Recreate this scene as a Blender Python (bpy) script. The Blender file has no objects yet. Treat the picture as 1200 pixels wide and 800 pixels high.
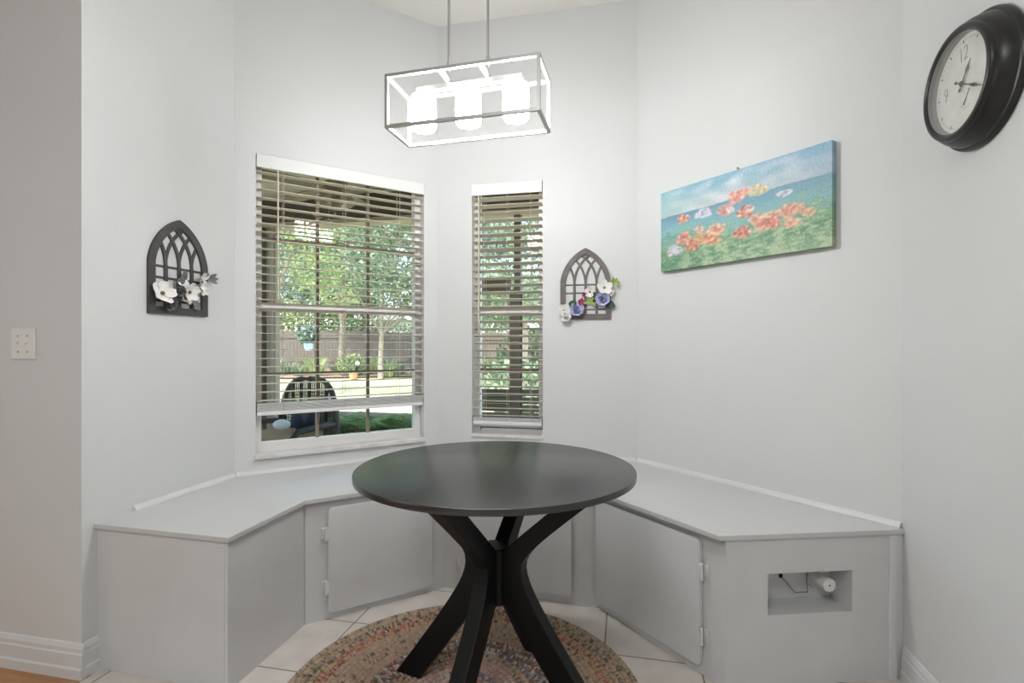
import bpy, bmesh, math, random
from mathutils import Matrix, Vector, noise
random.seed(7)
PI = math.pi
C = bpy.context.scene.collection
sc = bpy.context.scene

# ------------------------------------------------------------------ helpers
def lin(v):
    v = v / 255.0
    return v / 12.92 if v <= 0.04045 else ((v + 0.055) / 1.055) ** 2.4

def rgb(r, g, b):
    return (lin(r), lin(g), lin(b), 1.0)

def I():
    return Matrix.Identity(4)

def T(x, y, z):
    return Matrix.Translation((x, y, z))

def RZ(a):
    return Matrix.Rotation(a, 4, 'Z')

def RX(a):
    return Matrix.Rotation(a, 4, 'X')

def RY(a):
    return Matrix.Rotation(a, 4, 'Y')

class MB:
    """collects shapes for ONE mesh object"""
    def __init__(self):
        self.v, self.f, self.c = [], [], []

    def add(self, vs, fs, M=None, col=None):
        n = len(self.v)
        for p in vs:
            p = Vector(p)
            self.v.append(M @ p if M is not None else p)
        for f in fs:
            self.f.append([i + n for i in f])
            self.c.append(col)

    def box(self, x0, x1, y0, y1, z0, z1, M=None, col=None):
        vs = [(x, y, z) for x in (x0, x1) for y in (y0, y1) for z in (z0, z1)]
        fs = [(0, 1, 3, 2), (4, 6, 7, 5), (0, 4, 5, 1), (2, 3, 7, 6), (0, 2, 6, 4), (1, 5, 7, 3)]
        self.add(vs, fs, M, col)

    def prism(self, poly, z0, z1, M=None, col=None):
        a = sum(poly[i][0] * poly[(i + 1) % len(poly)][1] - poly[(i + 1) % len(poly)][0] * poly[i][1] for i in range(len(poly)))
        if a < 0:
            poly = poly[::-1]
        n = len(poly)
        vs = [(x, y, z0) for x, y in poly] + [(x, y, z1) for x, y in poly]
        fs = [list(range(n))[::-1], list(range(n, 2 * n))]
        fs += [(i, (i + 1) % n, n + (i + 1) % n, n + i) for i in range(n)]
        self.add(vs, fs, M, col)

    def lathe(self, prof, n=32, M=None, col=None, close=True):
        vs, fs = [], []
        k = len(prof)
        for i in range(n):
            a = 2 * PI * i / n
            for r, z in prof:
                vs.append((r * math.cos(a), r * math.sin(a), z))
        for i in range(n):
            j = (i + 1) % n
            for q in range(k - 1):
                fs.append((i * k + q, j * k + q, j * k + q + 1, i * k + q + 1))
        if close:
            if prof[0][0] > 1e-6:
                fs.append([i * k for i in range(n)][::-1])
            if prof[-1][0] > 1e-6:
                fs.append([i * k + k - 1 for i in range(n)])
        self.add(vs, fs, M, col)

    def cyl(self, r, z0, z1, n=24, M=None, col=None):
        self.lathe([(r, z0), (r, z1)], n, M, col)

    def tube(self, pts, r, n=8, M=None, col=None, r1=None):
        pts = [Vector(p) for p in pts]
        vs, fs = [], []
        up = Vector((0, 0, 1))
        t0 = (pts[1] - pts[0]).normalized()
        if abs(t0.dot(up)) > 0.95:
            up = Vector((1, 0, 0))
        for i, p in enumerate(pts):
            t = (pts[min(i + 1, len(pts) - 1)] - pts[max(i - 1, 0)]).normalized()
            s = t.cross(up)
            if s.length < 1e-6:
                s = t.cross(Vector((0, 1, 0)))
            s.normalize()
            u = s.cross(t)
            rr = r if r1 is None else r + (r1 - r) * i / (len(pts) - 1)
            for k in range(n):
                a = 2 * PI * k / n
                vs.append(p + s * math.cos(a) * rr + u * math.sin(a) * rr)
        for i in range(len(pts) - 1):
            for k in range(n):
                m = (k + 1) % n
                fs.append((i * n + k, i * n + m, (i + 1) * n + m, (i + 1) * n + k))
        fs.append(list(range(n)))
        fs.append([(len(pts) - 1) * n + k for k in range(n)][::-1])
        self.add(vs, fs, M, col)

    def ball(self, r, M=None, n=14, m=8, sz=1.0, col=None):
        self.lathe([(r * math.sin(PI * q / m) + (1e-7 if q in (0, m) else 0), -r * sz * math.cos(PI * q / m)) for q in range(m + 1)], n, M, col, close=False)

    def mesh(self, name, bevel=0, seg=2, smooth=None):
        me = bpy.data.meshes.new(name)
        me.from_pydata([tuple(v) for v in self.v], [], self.f)
        if any(c is not None for c in self.c):
            at = me.color_attributes.new('Col', 'FLOAT_COLOR', 'CORNER')
            li = 0
            for p, c in zip(me.polygons, self.c):
                c = c or (0.5, 0.5, 0.5, 1)
                for _ in range(p.loop_total):
                    at.data[li].color = c
                    li += 1
        if bevel or smooth is not None:
            bm = bmesh.new()
            bm.from_mesh(me)
            if bevel:
                bmesh.ops.remove_doubles(bm, verts=bm.verts, dist=1e-6)
                bmesh.ops.recalc_face_normals(bm, faces=bm.faces)
                es = [e for e in bm.edges if len(e.link_faces) == 2 and e.calc_face_angle(0) > 0.6]
                bmesh.ops.bevel(bm, geom=es, offset=bevel, segments=seg, profile=0.6, affect='EDGES', clamp_overlap=True)
            bm.to_mesh(me)
            bm.free()
        if smooth is not None:
            for p in me.polygons:
                p.use_smooth = True
            try:
                me.set_sharp_from_angle(angle=math.radians(smooth))
            except Exception:
                pass
        me.validate()
        return me

    def build(self, name, mat, parent=None, bevel=0, seg=2, smooth=None, M=None, fix=False):
        me = self.mesh(name, bevel, seg, smooth)
        if fix:
            bm = bmesh.new(); bm.from_mesh(me)
            bmesh.ops.recalc_face_normals(bm, faces=bm.faces)
            bm.to_mesh(me); bm.free()
        if mat:
            for m in (mat if isinstance(mat, (list, tuple)) else [mat]):
                me.materials.append(m)
        o = bpy.data.objects.new(name, me)
        C.objects.link(o)
        if parent is not None:
            o.parent = parent
        if M is not None:
            o.matrix_local = M
        return o

def tag(o, label, cat, group=None, kind=None):
    o['label'] = label
    o['category'] = cat
    if group:
        o['group'] = group
    if kind:
        o['kind'] = kind
    return o

def struct(o):
    o['kind'] = 'structure'
    return o

def root(name, M=None, label=None, cat=None, group=None):
    o = bpy.data.objects.new(name, None)
    C.objects.link(o)
    o.empty_display_size = 0.1
    if M is not None:
        o.matrix_world = M
    if label:
        tag(o, label, cat, group)
    return o

def copy_tree(o, parent=None):
    c = o.copy()
    C.objects.link(c)
    if parent is not None:
        c.parent = parent
        c.matrix_parent_inverse = o.matrix_parent_inverse.copy()
    for ch in o.children:
        copy_tree(ch, c)
    return c

def frame(P, D, z=0.0):
    """local x along D, local y to the left of D (outward), z up"""
    d = Vector((D[0], D[1], 0)).normalized()
    n = Vector((-d.y, d.x, 0))
    M = Matrix(((d.x, n.x, 0, P[0]), (d.y, n.y, 0, P[1]), (0, 0, 1, z), (0, 0, 0, 1)))
    return M

def seg(P, Q, z=0.0):
    return frame(P, (Q[0] - P[0], Q[1] - P[1]), z), math.hypot(Q[0] - P[0], Q[1] - P[1])

def rrect(x0, x1, z0, z1, r, n=5):
    pts = []
    for cx, cz, a0 in ((x1 - r, z1 - r, 0), (x0 + r, z1 - r, 90), (x0 + r, z0 + r, 180), (x1 - r, z0 + r, 270)):
        for i in range(n + 1):
            a = math.radians(a0 + 90 * i / n)
            pts.append((cx + r * math.cos(a), cz + r * math.sin(a)))
    return pts

XZ = Matrix(((1, 0, 0, 0), (0, 0, -1, 0), (0, 1, 0, 0), (0, 0, 0, 1)))  # prism's (x, y, h) -> (x, -h, y)

# ------------------------------------------------------------------ materials
def mat(name, col, rough=0.5, metal=0.0, spec=0.5, bump=0.0, bscale=40.0, var=0.0, vscale=3.0, emit=None, estr=0.0, coat=0.0, attr=False):
    m = bpy.data.materials.new(name)
    m.use_nodes = True
    nt = m.node_tree
    b = nt.nodes['Principled BSDF']
    b.inputs['Base Color'].default_value = col
    b.inputs['Roughness'].default_value = rough
    b.inputs['Metallic'].default_value = metal
    b.inputs['Specular IOR Level'].default_value = spec
    b.inputs['Coat Weight'].default_value = coat
    if emit:
        b.inputs['Emission Color'].default_value = emit
        b.inputs['Emission Strength'].default_value = estr
    tc = nt.nodes.new('ShaderNodeTexCoord')
    if attr:
        a = nt.nodes.new('ShaderNodeVertexColor')
        a.layer_name = 'Col'
        nt.links.new(a.outputs['Color'], b.inputs['Base Color'])
    if bump:
        n = nt.nodes.new('ShaderNodeTexNoise')
        n.inputs['Scale'].default_value = bscale
        n.inputs['Detail'].default_value = 3
        nt.links.new(tc.outputs['Object'], n.inputs['Vector'])
        bp = nt.nodes.new('ShaderNodeBump')
        bp.inputs['Strength'].default_value = bump
        bp.inputs['Distance'].default_value = 0.004
        nt.links.new(n.outputs['Fac'], bp.inputs['Height'])
        nt.links.new(bp.outputs['Normal'], b.inputs['Normal'])
    if var and not attr:
        n = nt.nodes.new('ShaderNodeTexNoise')
        n.inputs['Scale'].default_value = vscale
        n.inputs['Detail'].default_value = 5
        nt.links.new(tc.outputs['Object'], n.inputs['Vector'])
        r = nt.nodes.new('ShaderNodeValToRGB')
        r.color_ramp.elements[0].position = 0.3
        r.color_ramp.elements[1].position = 0.7
        r.color_ramp.elements[0].color = tuple(max(0, c * (1 - var)) for c in col[:3]) + (1,)
        r.color_ramp.elements[1].color = tuple(min(1, c * (1 + var)) for c in col[:3]) + (1,)
        nt.links.new(n.outputs['Fac'], r.inputs['Fac'])
        nt.links.new(r.outputs['Color'], b.inputs['Base Color'])
    return m

WALL = mat('wall_paint', rgb(211, 212, 211), 0.55, bump=0.12, bscale=90, var=0.015, vscale=2)
CEIL = mat('ceiling_paint', rgb(226, 224, 219), 0.8)
TRIM = mat('trim_paint', rgb(214, 214, 214), 0.45, bump=0.08, bscale=30, var=0.02, vscale=8)
BENCH = mat('bench_paint', rgb(205, 205, 204), 0.42, bump=0.06, bscale=14, var=0.03, vscale=5)
SEAT = mat('bench_top_paint', rgb(198, 198, 197), 0.34, bump=0.05, bscale=10, var=0.02, vscale=4)
BLACK = mat('black_lacquer', (0.005, 0.005, 0.005, 1), 0.4, spec=0.25, bump=0.02, bscale=60)
BLACKTOP = mat('black_table_top', (0.012, 0.012, 0.012, 1), 0.26, spec=0.9, bump=0.01, bscale=60)
CLOCKBLK = mat('clock_black', (0.012, 0.012, 0.012, 1), 0.33, bump=0.02, bscale=60)
DIAL = mat('clock_dial', rgb(214, 212, 206), 0.6, var=0.06, vscale=25)
INK = mat('ink', rgb(70, 68, 66), 0.6)
INKL = mat('pale_ink', rgb(128, 126, 122), 0.6)
NICKEL = mat('brushed_nickel', rgb(176, 175, 173), 0.38, metal=0.8)
HINGE = mat('painted_hinge', rgb(214, 213, 211), 0.4)
BLIND_SHADED = mat('blind_slat_shaded', rgb(204, 194, 177), 0.5)  # white slats toned tan: the shade on their undersides is in this colour
BLINDW = mat('blind_white', rgb(226, 226, 224), 0.45)
CORD = mat('blind_cord', rgb(196, 186, 172), 0.8)
FRAMEW = mat('window_frame_white', rgb(226, 224, 221), 0.45)
FRAMET = mat('window_muntin_backlit', rgb(128, 116, 98), 0.5)  # dark backlit look of the muntins is set in this base colour
SILL = mat('marble_sill', rgb(216, 214, 210), 0.25, var=0.1, vscale=18)
PLATE = mat('switch_plastic', rgb(226, 225, 221), 0.35)
SCREW = mat('screw', rgb(128, 126, 120), 0.4, metal=0.6)
DARK = mat('dark_gap', (0.01, 0.01, 0.01, 1), 0.9)
ARCH = mat('grey_wood', rgb(104, 98, 95), 0.65, bump=0.3, bscale=60, var=0.25, vscale=18)
ARCHD = mat('dark_grey_wood', rgb(72, 70, 69), 0.65, bump=0.3, bscale=60, var=0.2, vscale=18)
PETALW = mat('petal_white', rgb(236, 234, 230), 0.7)
PETALL = mat('petal_lavender', rgb(190, 192, 224), 0.7, var=0.2, vscale=60)
PETALG = mat('petal_grey', rgb(120, 118, 122), 0.7, var=0.3, vscale=60)
PETALM = mat('petal_magenta', rgb(172, 46, 110), 0.7)
LEAFD = mat('leaf_dark', rgb(54, 84, 58), 0.6)
LEAFL = mat('leaf_lime', rgb(150, 172, 88), 0.6)
LEAFG = mat('leaf_grey', rgb(112, 114, 110), 0.6)
POLLEN = mat('pollen', rgb(120, 104, 70), 0.8)
PAINTED = mat('canvas_painting', (1, 1, 1, 1), 0.6, bump=0.15, bscale=500, attr=True)
RUGM = mat('braided_fabric', (1, 1, 1, 1), 0.95, spec=0.1, bump=0.5, bscale=350, attr=True)
WHITEP = mat('white_plastic', rgb(222, 220, 216), 0.35)

def shade_mat():
    m = bpy.data.materials.new('opal_glass_lit')
    m.use_nodes = True
    b = m.node_tree.nodes['Principled BSDF']
    b.inputs['Base Color'].default_value = (0.9, 0.9, 0.88, 1)
    b.inputs['Roughness'].default_value = 0.25
    b.inputs['Emission Color'].default_value = (0.99, 0.995, 1.0, 1)
    b.inputs['Emission Strength'].default_value = 48.0
    return m
OPAL = shade_mat()

def glass_mat(name, tint=(0.96, 0.98, 0.97, 1), k=0.06):
    m = bpy.data.materials.new(name)
    m.use_nodes = True
    nt = m.node_tree
    nt.nodes.clear()
    out = nt.nodes.new('ShaderNodeOutputMaterial')
    tr = nt.nodes.new('ShaderNodeBsdfTransparent'); tr.inputs['Color'].default_value = tint
    gl = nt.nodes.new('ShaderNodeBsdfGlossy'); gl.inputs['Roughness'].default_value = 0.02
    mx = nt.nodes.new('ShaderNodeMixShader')
    lw = nt.nodes.new('ShaderNodeLayerWeight'); lw.inputs['Blend'].default_value = 0.5
    pw = nt.nodes.new('ShaderNodeMath'); pw.operation = 'POWER'; pw.inputs[1].default_value = 5.0
    ma = nt.nodes.new('ShaderNodeMath'); ma.operation = 'MULTIPLY_ADD'; ma.inputs[1].default_value = 0.9; ma.inputs[2].default_value = 0.03
    nt.links.new(lw.outputs['Facing'], pw.inputs[0]); nt.links.new(pw.outputs[0], ma.inputs[0])
    nt.links.new(ma.outputs[0], mx.inputs['Fac'])
    nt.links.new(tr.outputs[0], mx.inputs[1]); nt.links.new(gl.outputs[0], mx.inputs[2])
    nt.links.new(mx.outputs[0], out.inputs['Surface'])
    return m
GLASS = glass_mat('window_glass')
CLEAR = glass_mat('clock_glass', (1, 1, 1, 1))

def leaf_mat(name):
    m = bpy.data.materials.new(name)
    m.use_nodes = True
    nt = m.node_tree
    b = nt.nodes['Principled BSDF']
    a = nt.nodes.new('ShaderNodeVertexColor'); a.layer_name = 'Col'
    b.inputs['Roughness'].default_value = 0.5
    nt.links.new(a.outputs['Color'], b.inputs['Base Color'])
    tl = nt.nodes.new('ShaderNodeBsdfTranslucent')
    nt.links.new(a.outputs['Color'], tl.inputs['Color'])
    mx = nt.nodes.new('ShaderNodeMixShader'); mx.inputs['Fac'].default_value = 0.35
    nt.links.new(b.outputs[0], mx.inputs[1]); nt.links.new(tl.outputs[0], mx.inputs[2])
    nt.links.new(mx.outputs[0], nt.nodes['Material Output'].inputs['Surface'])
    return m
LEAF = leaf_mat('tree_leaves')

TILE_P = 0.3615
def tile_mat():
    m = bpy.data.materials.new('floor_tile')
    m.use_nodes = True
    nt = m.node_tree
    b = nt.nodes['Principled BSDF']
    tc = nt.nodes.new('ShaderNodeTexCoord')
    mp = nt.nodes.new('ShaderNodeMapping')
    mp.inputs['Location'].default_value = (0.077 / TILE_P + 40, -1.728 / TILE_P + 40, 0)
    mp.inputs['Scale'].default_value = (1 / TILE_P, 1 / TILE_P, 1)
    nt.links.new(tc.outputs['Object'], mp.inputs['Vector'])
    br = nt.nodes.new('ShaderNodeTexBrick')
    br.offset = 0.0
    br.inputs['Scale'].default_value = 1.0
    br.inputs['Brick Width'].default_value = 1.0
    br.inputs['Row Height'].default_value = 1.0
    br.inputs['Mortar Size'].default_value = 0.009
    br.inputs['Mortar Smooth'].default_value = 0.2
    br.inputs['Color1'].default_value = rgb(222, 214, 208)
    br.inputs['Color2'].default_value = rgb(216, 208, 201)
    br.inputs['Mortar'].default_value = rgb(128, 120, 110)
    nt.links.new(mp.outputs[0], br.inputs['Vector'])
    n = nt.nodes.new('ShaderNodeTexNoise'); n.inputs['Scale'].default_value = 9; n.inputs['Detail'].default_value = 6
    nt.links.new(tc.outputs['Object'], n.inputs['Vector'])
    r = nt.nodes.new('ShaderNodeValToRGB')
    r.color_ramp.elements[0].color = (0.84, 0.83, 0.82, 1); r.color_ramp.elements[1].color = (1.0, 1.0, 1.0, 1)
    r.color_ramp.elements[0].position = 0.3; r.color_ramp.elements[1].position = 0.65
    nt.links.new(n.outputs['Fac'], r.inputs['Fac'])
    mx = nt.nodes.new('ShaderNodeMix'); mx.data_type = 'RGBA'; mx.blend_type = 'MULTIPLY'
    mx.inputs['Factor'].default_value = 1.0
    nt.links.new(br.outputs['Color'], mx.inputs['A']); nt.links.new(r.outputs['Color'], mx.inputs['B'])
    nt.links.new(mx.outputs['Result'], b.inputs['Base Color'])
    b.inputs['Roughness'].default_value = 0.35
    bp = nt.nodes.new('ShaderNodeBump'); bp.inputs['Strength'].default_value = 0.4; bp.inputs['Distance'].default_value = 0.002
    bp.invert = True
    nt.links.new(br.outputs['Fac'], bp.inputs['Height']); nt.links.new(bp.outputs['Normal'], b.inputs['Normal'])
    return m

def wood_mat(name, c1, c2, scale=(3.2, 14, 1), mortar=0.006):
    m = bpy.data.materials.new(name)
    m.use_nodes = True
    nt = m.node_tree
    b = nt.nodes['Principled BSDF']
    tc = nt.nodes.new('ShaderNodeTexCoord')
    mp = nt.nodes.new('ShaderNodeMapping'); mp.inputs['Scale'].default_value = (2.5, 30, 30)
    nt.links.new(tc.outputs['Object'], mp.inputs['Vector'])
    n = nt.nodes.new('ShaderNodeTexNoise'); n.inputs['Scale'].default_value = 1.5; n.inputs['Detail'].default_value = 6
    nt.links.new(mp.outputs[0], n.inputs['Vector'])
    r = nt.nodes.new('ShaderNodeValToRGB')
    r.color_ramp.elements[0].color = c1; r.color_ramp.elements[1].color = c2
    r.color_ramp.elements[0].position = 0.3; r.color_ramp.elements[1].position = 0.7
    nt.links.new(n.outputs['Fac'], r.inputs['Fac'])
    nt.links.new(r.outputs['Color'], b.inputs['Base Color'])
    b.inputs['Roughness'].default_value = 0.4
    return m
LAMINATE = wood_mat('oak_laminate', rgb(158, 110, 70), rgb(190, 142, 98))
FENCEM = wood_mat('weathered_fence', rgb(82, 76, 68), rgb(110, 102, 92))
PORCHW = mat('porch_brown_paint', rgb(86, 76, 62), 0.6, var=0.08, vscale=6)
PORCHT = mat('porch_tan_paint', rgb(156, 144, 122), 0.6)
PORCHC = mat('porch_ceiling_paint', rgb(206, 194, 170), 0.7, var=0.05, vscale=2)
BEAMM = mat('beam_brown_paint', rgb(72, 62, 50), 0.6)
SOFFIT = mat('soffit_tan', rgb(180, 168, 142), 0.6)
CONC = mat('concrete', rgb(176, 168, 156), 0.85, var=0.1, vscale=4)
GRASS = mat('lawn_grass', rgb(172, 176, 136), 0.9, bump=0.5, bscale=200, var=0.18, vscale=1.5)
MULCH = mat('mulch', rgb(142, 116, 96), 0.9, bump=0.6, bscale=60, var=0.25, vscale=8)
BRICK = mat('brown_block', rgb(128, 98, 84), 0.85, bump=0.4, bscale=30, var=0.15, vscale=10)
BARK = mat('bark', rgb(150, 140, 124), 0.9, bump=0.6, bscale=30, var=0.25, vscale=8)
WICKER = mat('dark_wicker', rgb(48, 46, 38), 0.6, bump=0.6, bscale=120, var=0.2, vscale=60)
CUSHT = mat('tan_cushion', rgb(150, 128, 92), 0.9, bump=0.2, bscale=100)
PILLOW = mat('white_pillow', rgb(220, 228, 238), 0.9)
PILLOWB = mat('navy_pillow', rgb(40, 46, 66), 0.9)
FANM = mat('fan_brown', rgb(120, 96, 66), 0.5)
FANG = mat('fan_light_glass', rgb(168, 158, 138), 0.4)
POTB = mat('pale_blue_pot', rgb(178, 200, 222), 0.4)
TERRA = mat('terracotta', rgb(206, 146, 104), 0.8)
HOUSEW = mat('house_white', rgb(232, 230, 224), 0.7)
ROOFM = mat('roof_shingle', rgb(138, 130, 120), 0.9, var=0.15, vscale=6)

# ------------------------------------------------------------------ plan of the nook
WL = (-1.95, 1.53)          # corner of the near left wall
K1 = (-1.95, 2.296)         # left wall / window wall
K2 = (-1.148, 3.098)        # window wall / back wall
K3 = (0.075, 3.098)         # back wall / painting wall
K4 = (1.0, 2.173)           # painting wall / clock wall
CH = 3.23
TH = 0.14
REAR = -4.6
FARX = -4.6

def wall(name, P, Q, e0=0.0, e1=0.0, hole=None, z1=CH):
    M, L = seg(P, Q)
    m = MB()
    a, b = -e0, L + e1
    if hole:
        t0, t1, h0, h1 = hole
        m.box(a, t0, 0, TH, 0, z1); m.box(t1, b, 0, TH, 0, z1)
        m.box(t0, t1, 0, TH, 0, h0); m.box(t0, t1, 0, TH, h1, z1)
        bm_fix = True
    else:
        m.box(a, b, 0, TH, 0, z1)
    return struct(m.build(name, WALL, M=M)), M, L

H1 = (0.098, 1.041, 0.645, 2.224)
H2 = (0.223, 0.668, 0.668, 2.217)
wall('wall_left', (WL[0], WL[1] + TH), K1, 0, 0.1)
_, MW1, LW1 = wall('wall_window', K1, K2, 0.1, 0.1, H1)
_, MW2, LW2 = wall('wall_back', K2, K3, 0.1, 0.1, H2)
_, MW3, LW3 = wall('wall_painting', K3, K4, 0.1, 0.1)
wall('wall_right', K4, (1.0, REAR), 0.1, 0.1)
wall('wall_near', (FARX, WL[1]), WL, 0.1, 0)
wall('wall_far', (FARX, REAR), (FARX, WL[1]), 0.1, 0.1)
wall('wall_rear', (1.0, REAR), (FARX, REAR), 0.1, 0.1)

room = [(WL[0] - 0.02, WL[1]), (WL[0] - 0.02, K1[1]), (K2[0], K2[1] + 0.02), (K3[0], K3[1] + 0.02), (1.02, K4[1]), (1.02, REAR)]
m = MB(); m.prism(room + [(-1.93, REAR), (-1.93, WL[1])], -0.08, 0.0)
struct(m.build('floor', tile_mat()))
m = MB(); m.box(FARX, -1.93, REAR, WL[1] + 0.02, -0.08, 0.0)
struct(m.build('floor_laminate', LAMINATE))
m = MB()
m.prism([(FARX - 0.1, REAR - 0.1), (1.14, REAR - 0.1), (1.14, K4[1] + 0.1), (K3[0] + 0.1, K3[1] + 0.14), (K2[0] - 0.06, K2[1] + 0.14), (K1[0] - 0.14, K1[1] + 0.1), (K1[0] - 0.14, WL[1] + 0.14), (FARX - 0.1, WL[1] + 0.14)], CH, CH + 0.1)
struct(m.build('ceiling', CEIL))

# baseboards: stepped profile, y negative = into the room
def baseboard(name, P, Q, e0=0, e1=0):
    M, L = seg(P, Q)
    prof = [(0, 0), (-0.016, 0), (-0.016, 0.035), (-0.012, 0.042), (-0.012, 0.088), (-0.009, 0.094), (-0.009, 0.108), (-0.004, 0.122), (0, 0.126)]
    m = MB()
    X = Matrix(((0, 0, 1, 0), (1, 0, 0, 0), (0, 1, 0, 0), (0, 0, 0, 1)))
    m.prism(prof, -e0, L + e1, X)
    return struct(m.build(name, TRIM, M=M))
baseboard('baseboard_near', (FARX, WL[1]), WL, 0, 0.016)
baseboard('baseboard_left', WL, (WL[0], 1.588))
baseboard('baseboard_right', (1.0, 2.15), (1.0, REAR))

# ------------------------------------------------------------------ windows and blinds
def make_window(name, MW, hole, mv, mh_up, mh_lo):
    t0, t1, h0, h1 = hole
    W = struct(root(name, MW))
    fw = 0.034
    rail0, rail1 = 1.408, 1.452
    m = MB()
    y0, y1 = 0.062, 0.115
    m.box(t0, t0 + fw, y0, y1, h0, h1); m.box(t1 - fw, t1, y0, y1, h0, h1)
    m.box(t0 + fw, t1 - fw, y0, y1, h1 - 0.035, h1); m.box(t0 + fw, t1 - fw, y0, y1, h0, h0 + 0.055)
    m.build('window_frame', FRAMEW, W, bevel=0.003)
    m = MB(); m.box(t0 + fw - 0.008, t1 - fw + 0.008, 0.054, 0.108, rail0, rail1)
    m.box(t0 + fw, t1 - fw, 0.046, 0.06, rail0 + 0.016, rail0 + 0.03)
    m.build('meeting_rail', FRAMEW, W, bevel=0.003)
    m = MB()
    for t in mv:
        m.box(t - 0.008, t + 0.008, 0.078, 0.098, h0 + 0.055, h1 - 0.035)
    for z in (mh_up, mh_lo):
        m.box(t0 + fw, t1 - fw, 0.079, 0.097, z - 0.008, z + 0.008)
    m.build('muntins', FRAMET, W)
    m = MB(); m.box(t0 + fw, t1 - fw, 0.086, 0.09, h0 + 0.055, h1 - 0.035)
    m.build('glass_pane', GLASS, W)
    return W
W1 = make_window('window_1', MW1, H1, (0.425, 0.715), 1.80, 1.065)
W2 = make_window('window_2', MW2, H2, (), 1.82, 1.07)
m = MB(); m.box(H1[0] - 0.006, H1[1] + 0.004, -0.022, 0.064, 0.628, 0.652)
m.build('window_sill', SILL, W1, bevel=0.004)
m = MB(); m.box(H2[0] - 0.002, H2[1] + 0.004, -0.012, 0.064, 0.656, 0.676)
m.build('window_sill', SILL, W2, bevel=0.004)
m = MB(); m.box(H2[0] + 0.04, H2[1] - 0.01, 0.0605, 0.0625, 0.706, 0.711); m.box(H2[0] + 0.04, H2[0] + 0.045, 0.0605, 0.0625, 0.69, 0.711)
m.build('sash_groove', DARK, W2)

def make_blind(MW, hole, zb, stack, tilt, ladders, wand, label):
    t0, t1, h0, h1 = hole
    B = root('window_blind', MW, label, 'blind', 'white window blinds')
    m = MB()
    m.box(t0 + 0.003, t1 - 0.003, -0.012, -0.002, h1 - 0.07, h1 - 0.001)
    m.box(t0 + 0.003, t0 + 0.008, -0.012, 0.05, h1 - 0.07, h1 - 0.001)
    m.box(t1 - 0.008, t1 - 0.003, -0.012, 0.05, h1 - 0.07, h1 - 0.001)
    m.build('valance', BLINDW, B, bevel=0.002)
    m = MB(); m.box(t0 + 0.012, t1 - 0.012, 0.006, 0.052, h1 - 0.05, h1 - 0.003)
    m.build('headrail', BLINDW, B)
    m = MB()
    z = h1 - 0.088
    yc = 0.028
    P = 0.0447
    while z > zb + stack + 0.02:
        R = T(0, yc, z) @ RX(tilt)
        m.box(t0 + 0.007, t1 - 0.007, -0.025, 0.025, -0.0015, 0.0015, R)
        z -= P
    m.build('slats', BLIND_SHADED, B)
    m = MB()
    k = 0
    while k * 0.0062 < stack - 0.004:
        m.box(t0 + 0.007, t1 - 0.007, yc - 0.025, yc + 0.025, zb + 0.022 + k * 0.0062, zb + 0.0252 + k * 0.0062)
        k += 1
    m.build('stacked_slats', BLINDW, B)  # same white slats, coloured as lit; the hanging ones use the shaded tone
    m = MB(); m.box(t0 + 0.006, t1 - 0.006, yc - 0.028, yc + 0.027, zb, zb + 0.02)
    m.build('bottom_rail', BLINDW, B, bevel=0.004)
    for t in ladders:
        m = MB()
        for y in (yc - 0.0265, yc + 0.0265):
            m.tube([(t, y, h1 - 0.06), (t, y, zb + 0.01)], 0.0012, 6)
        z = h1 - 0.088
        while z > zb + stack + 0.02:
            m.tube([(t, yc - 0.026, z - 0.002 + 0.026 * math.sin(-tilt)), (t, yc + 0.026, z - 0.002 - 0.026 * math.sin(-tilt))], 0.0007, 4)
            z -= P
        m.build('ladder_cord', CORD, B)
    m = MB()
    m.tube([(wand[0], -0.004, h1 - 0.06), (wand[0], -0.005, wand[1])], 0.0045, 8)
    m.ball(0.007, T(wand[0], -0.005, wand[1]))
    m.build('tilt_wand', BLIND_SHADED, B, smooth=40)
    return B
make_blind(MW1, H1, 0.852, 0.045, math.radians(1), (0.235, 0.56, 0.885), (0.205, 1.47), 'white wooden blind raised above the sill of the wide window')
make_blind(MW2, H2, 0.735, 0.022, math.radians(-13), (0.30, 0.445, 0.59), (0.268, 1.3), 'narrow white wooden blind lowered over the small window')

# ------------------------------------------------------------------ built-in corner bench
A, B_, C_, D_, E_, F_, G_ = (-1.95, 1.588), (-1.365, 1.573), (-1.365, 2.026), (-0.885, 2.49), (-0.125, 2.46), (0.352, 1.96), (0.95, 2.150)
TOPZ = 0.55
PZ = TOPZ - 0.018
PT = 0.018
# unit at the left end
U = root('bench_cabinet', T(-1.65, 1.8, 0), 'grey painted bench end block with plain panels against the left wall', 'bench cabinet', 'bench cabinets around the corner')
def under(U, M):
    return U.matrix_world.inverted() @ M
M, L = seg(A, B_); m = MB(); m.box(0, L - 0.012, 0, PT, 0, PZ); m.box(L - 0.012, L, 0.001, 0.02, 0, PZ)
m.build('end_panel', BENCH, U, M=under(U, M), bevel=0.0015)
M, L = seg(B_, C_); m = MB(); m.box(0.004, L - 0.002, 0.0, PT, 0, PZ)
m.build('side_panel', BENCH, U, M=under(U, M), bevel=0.0015)

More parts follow.
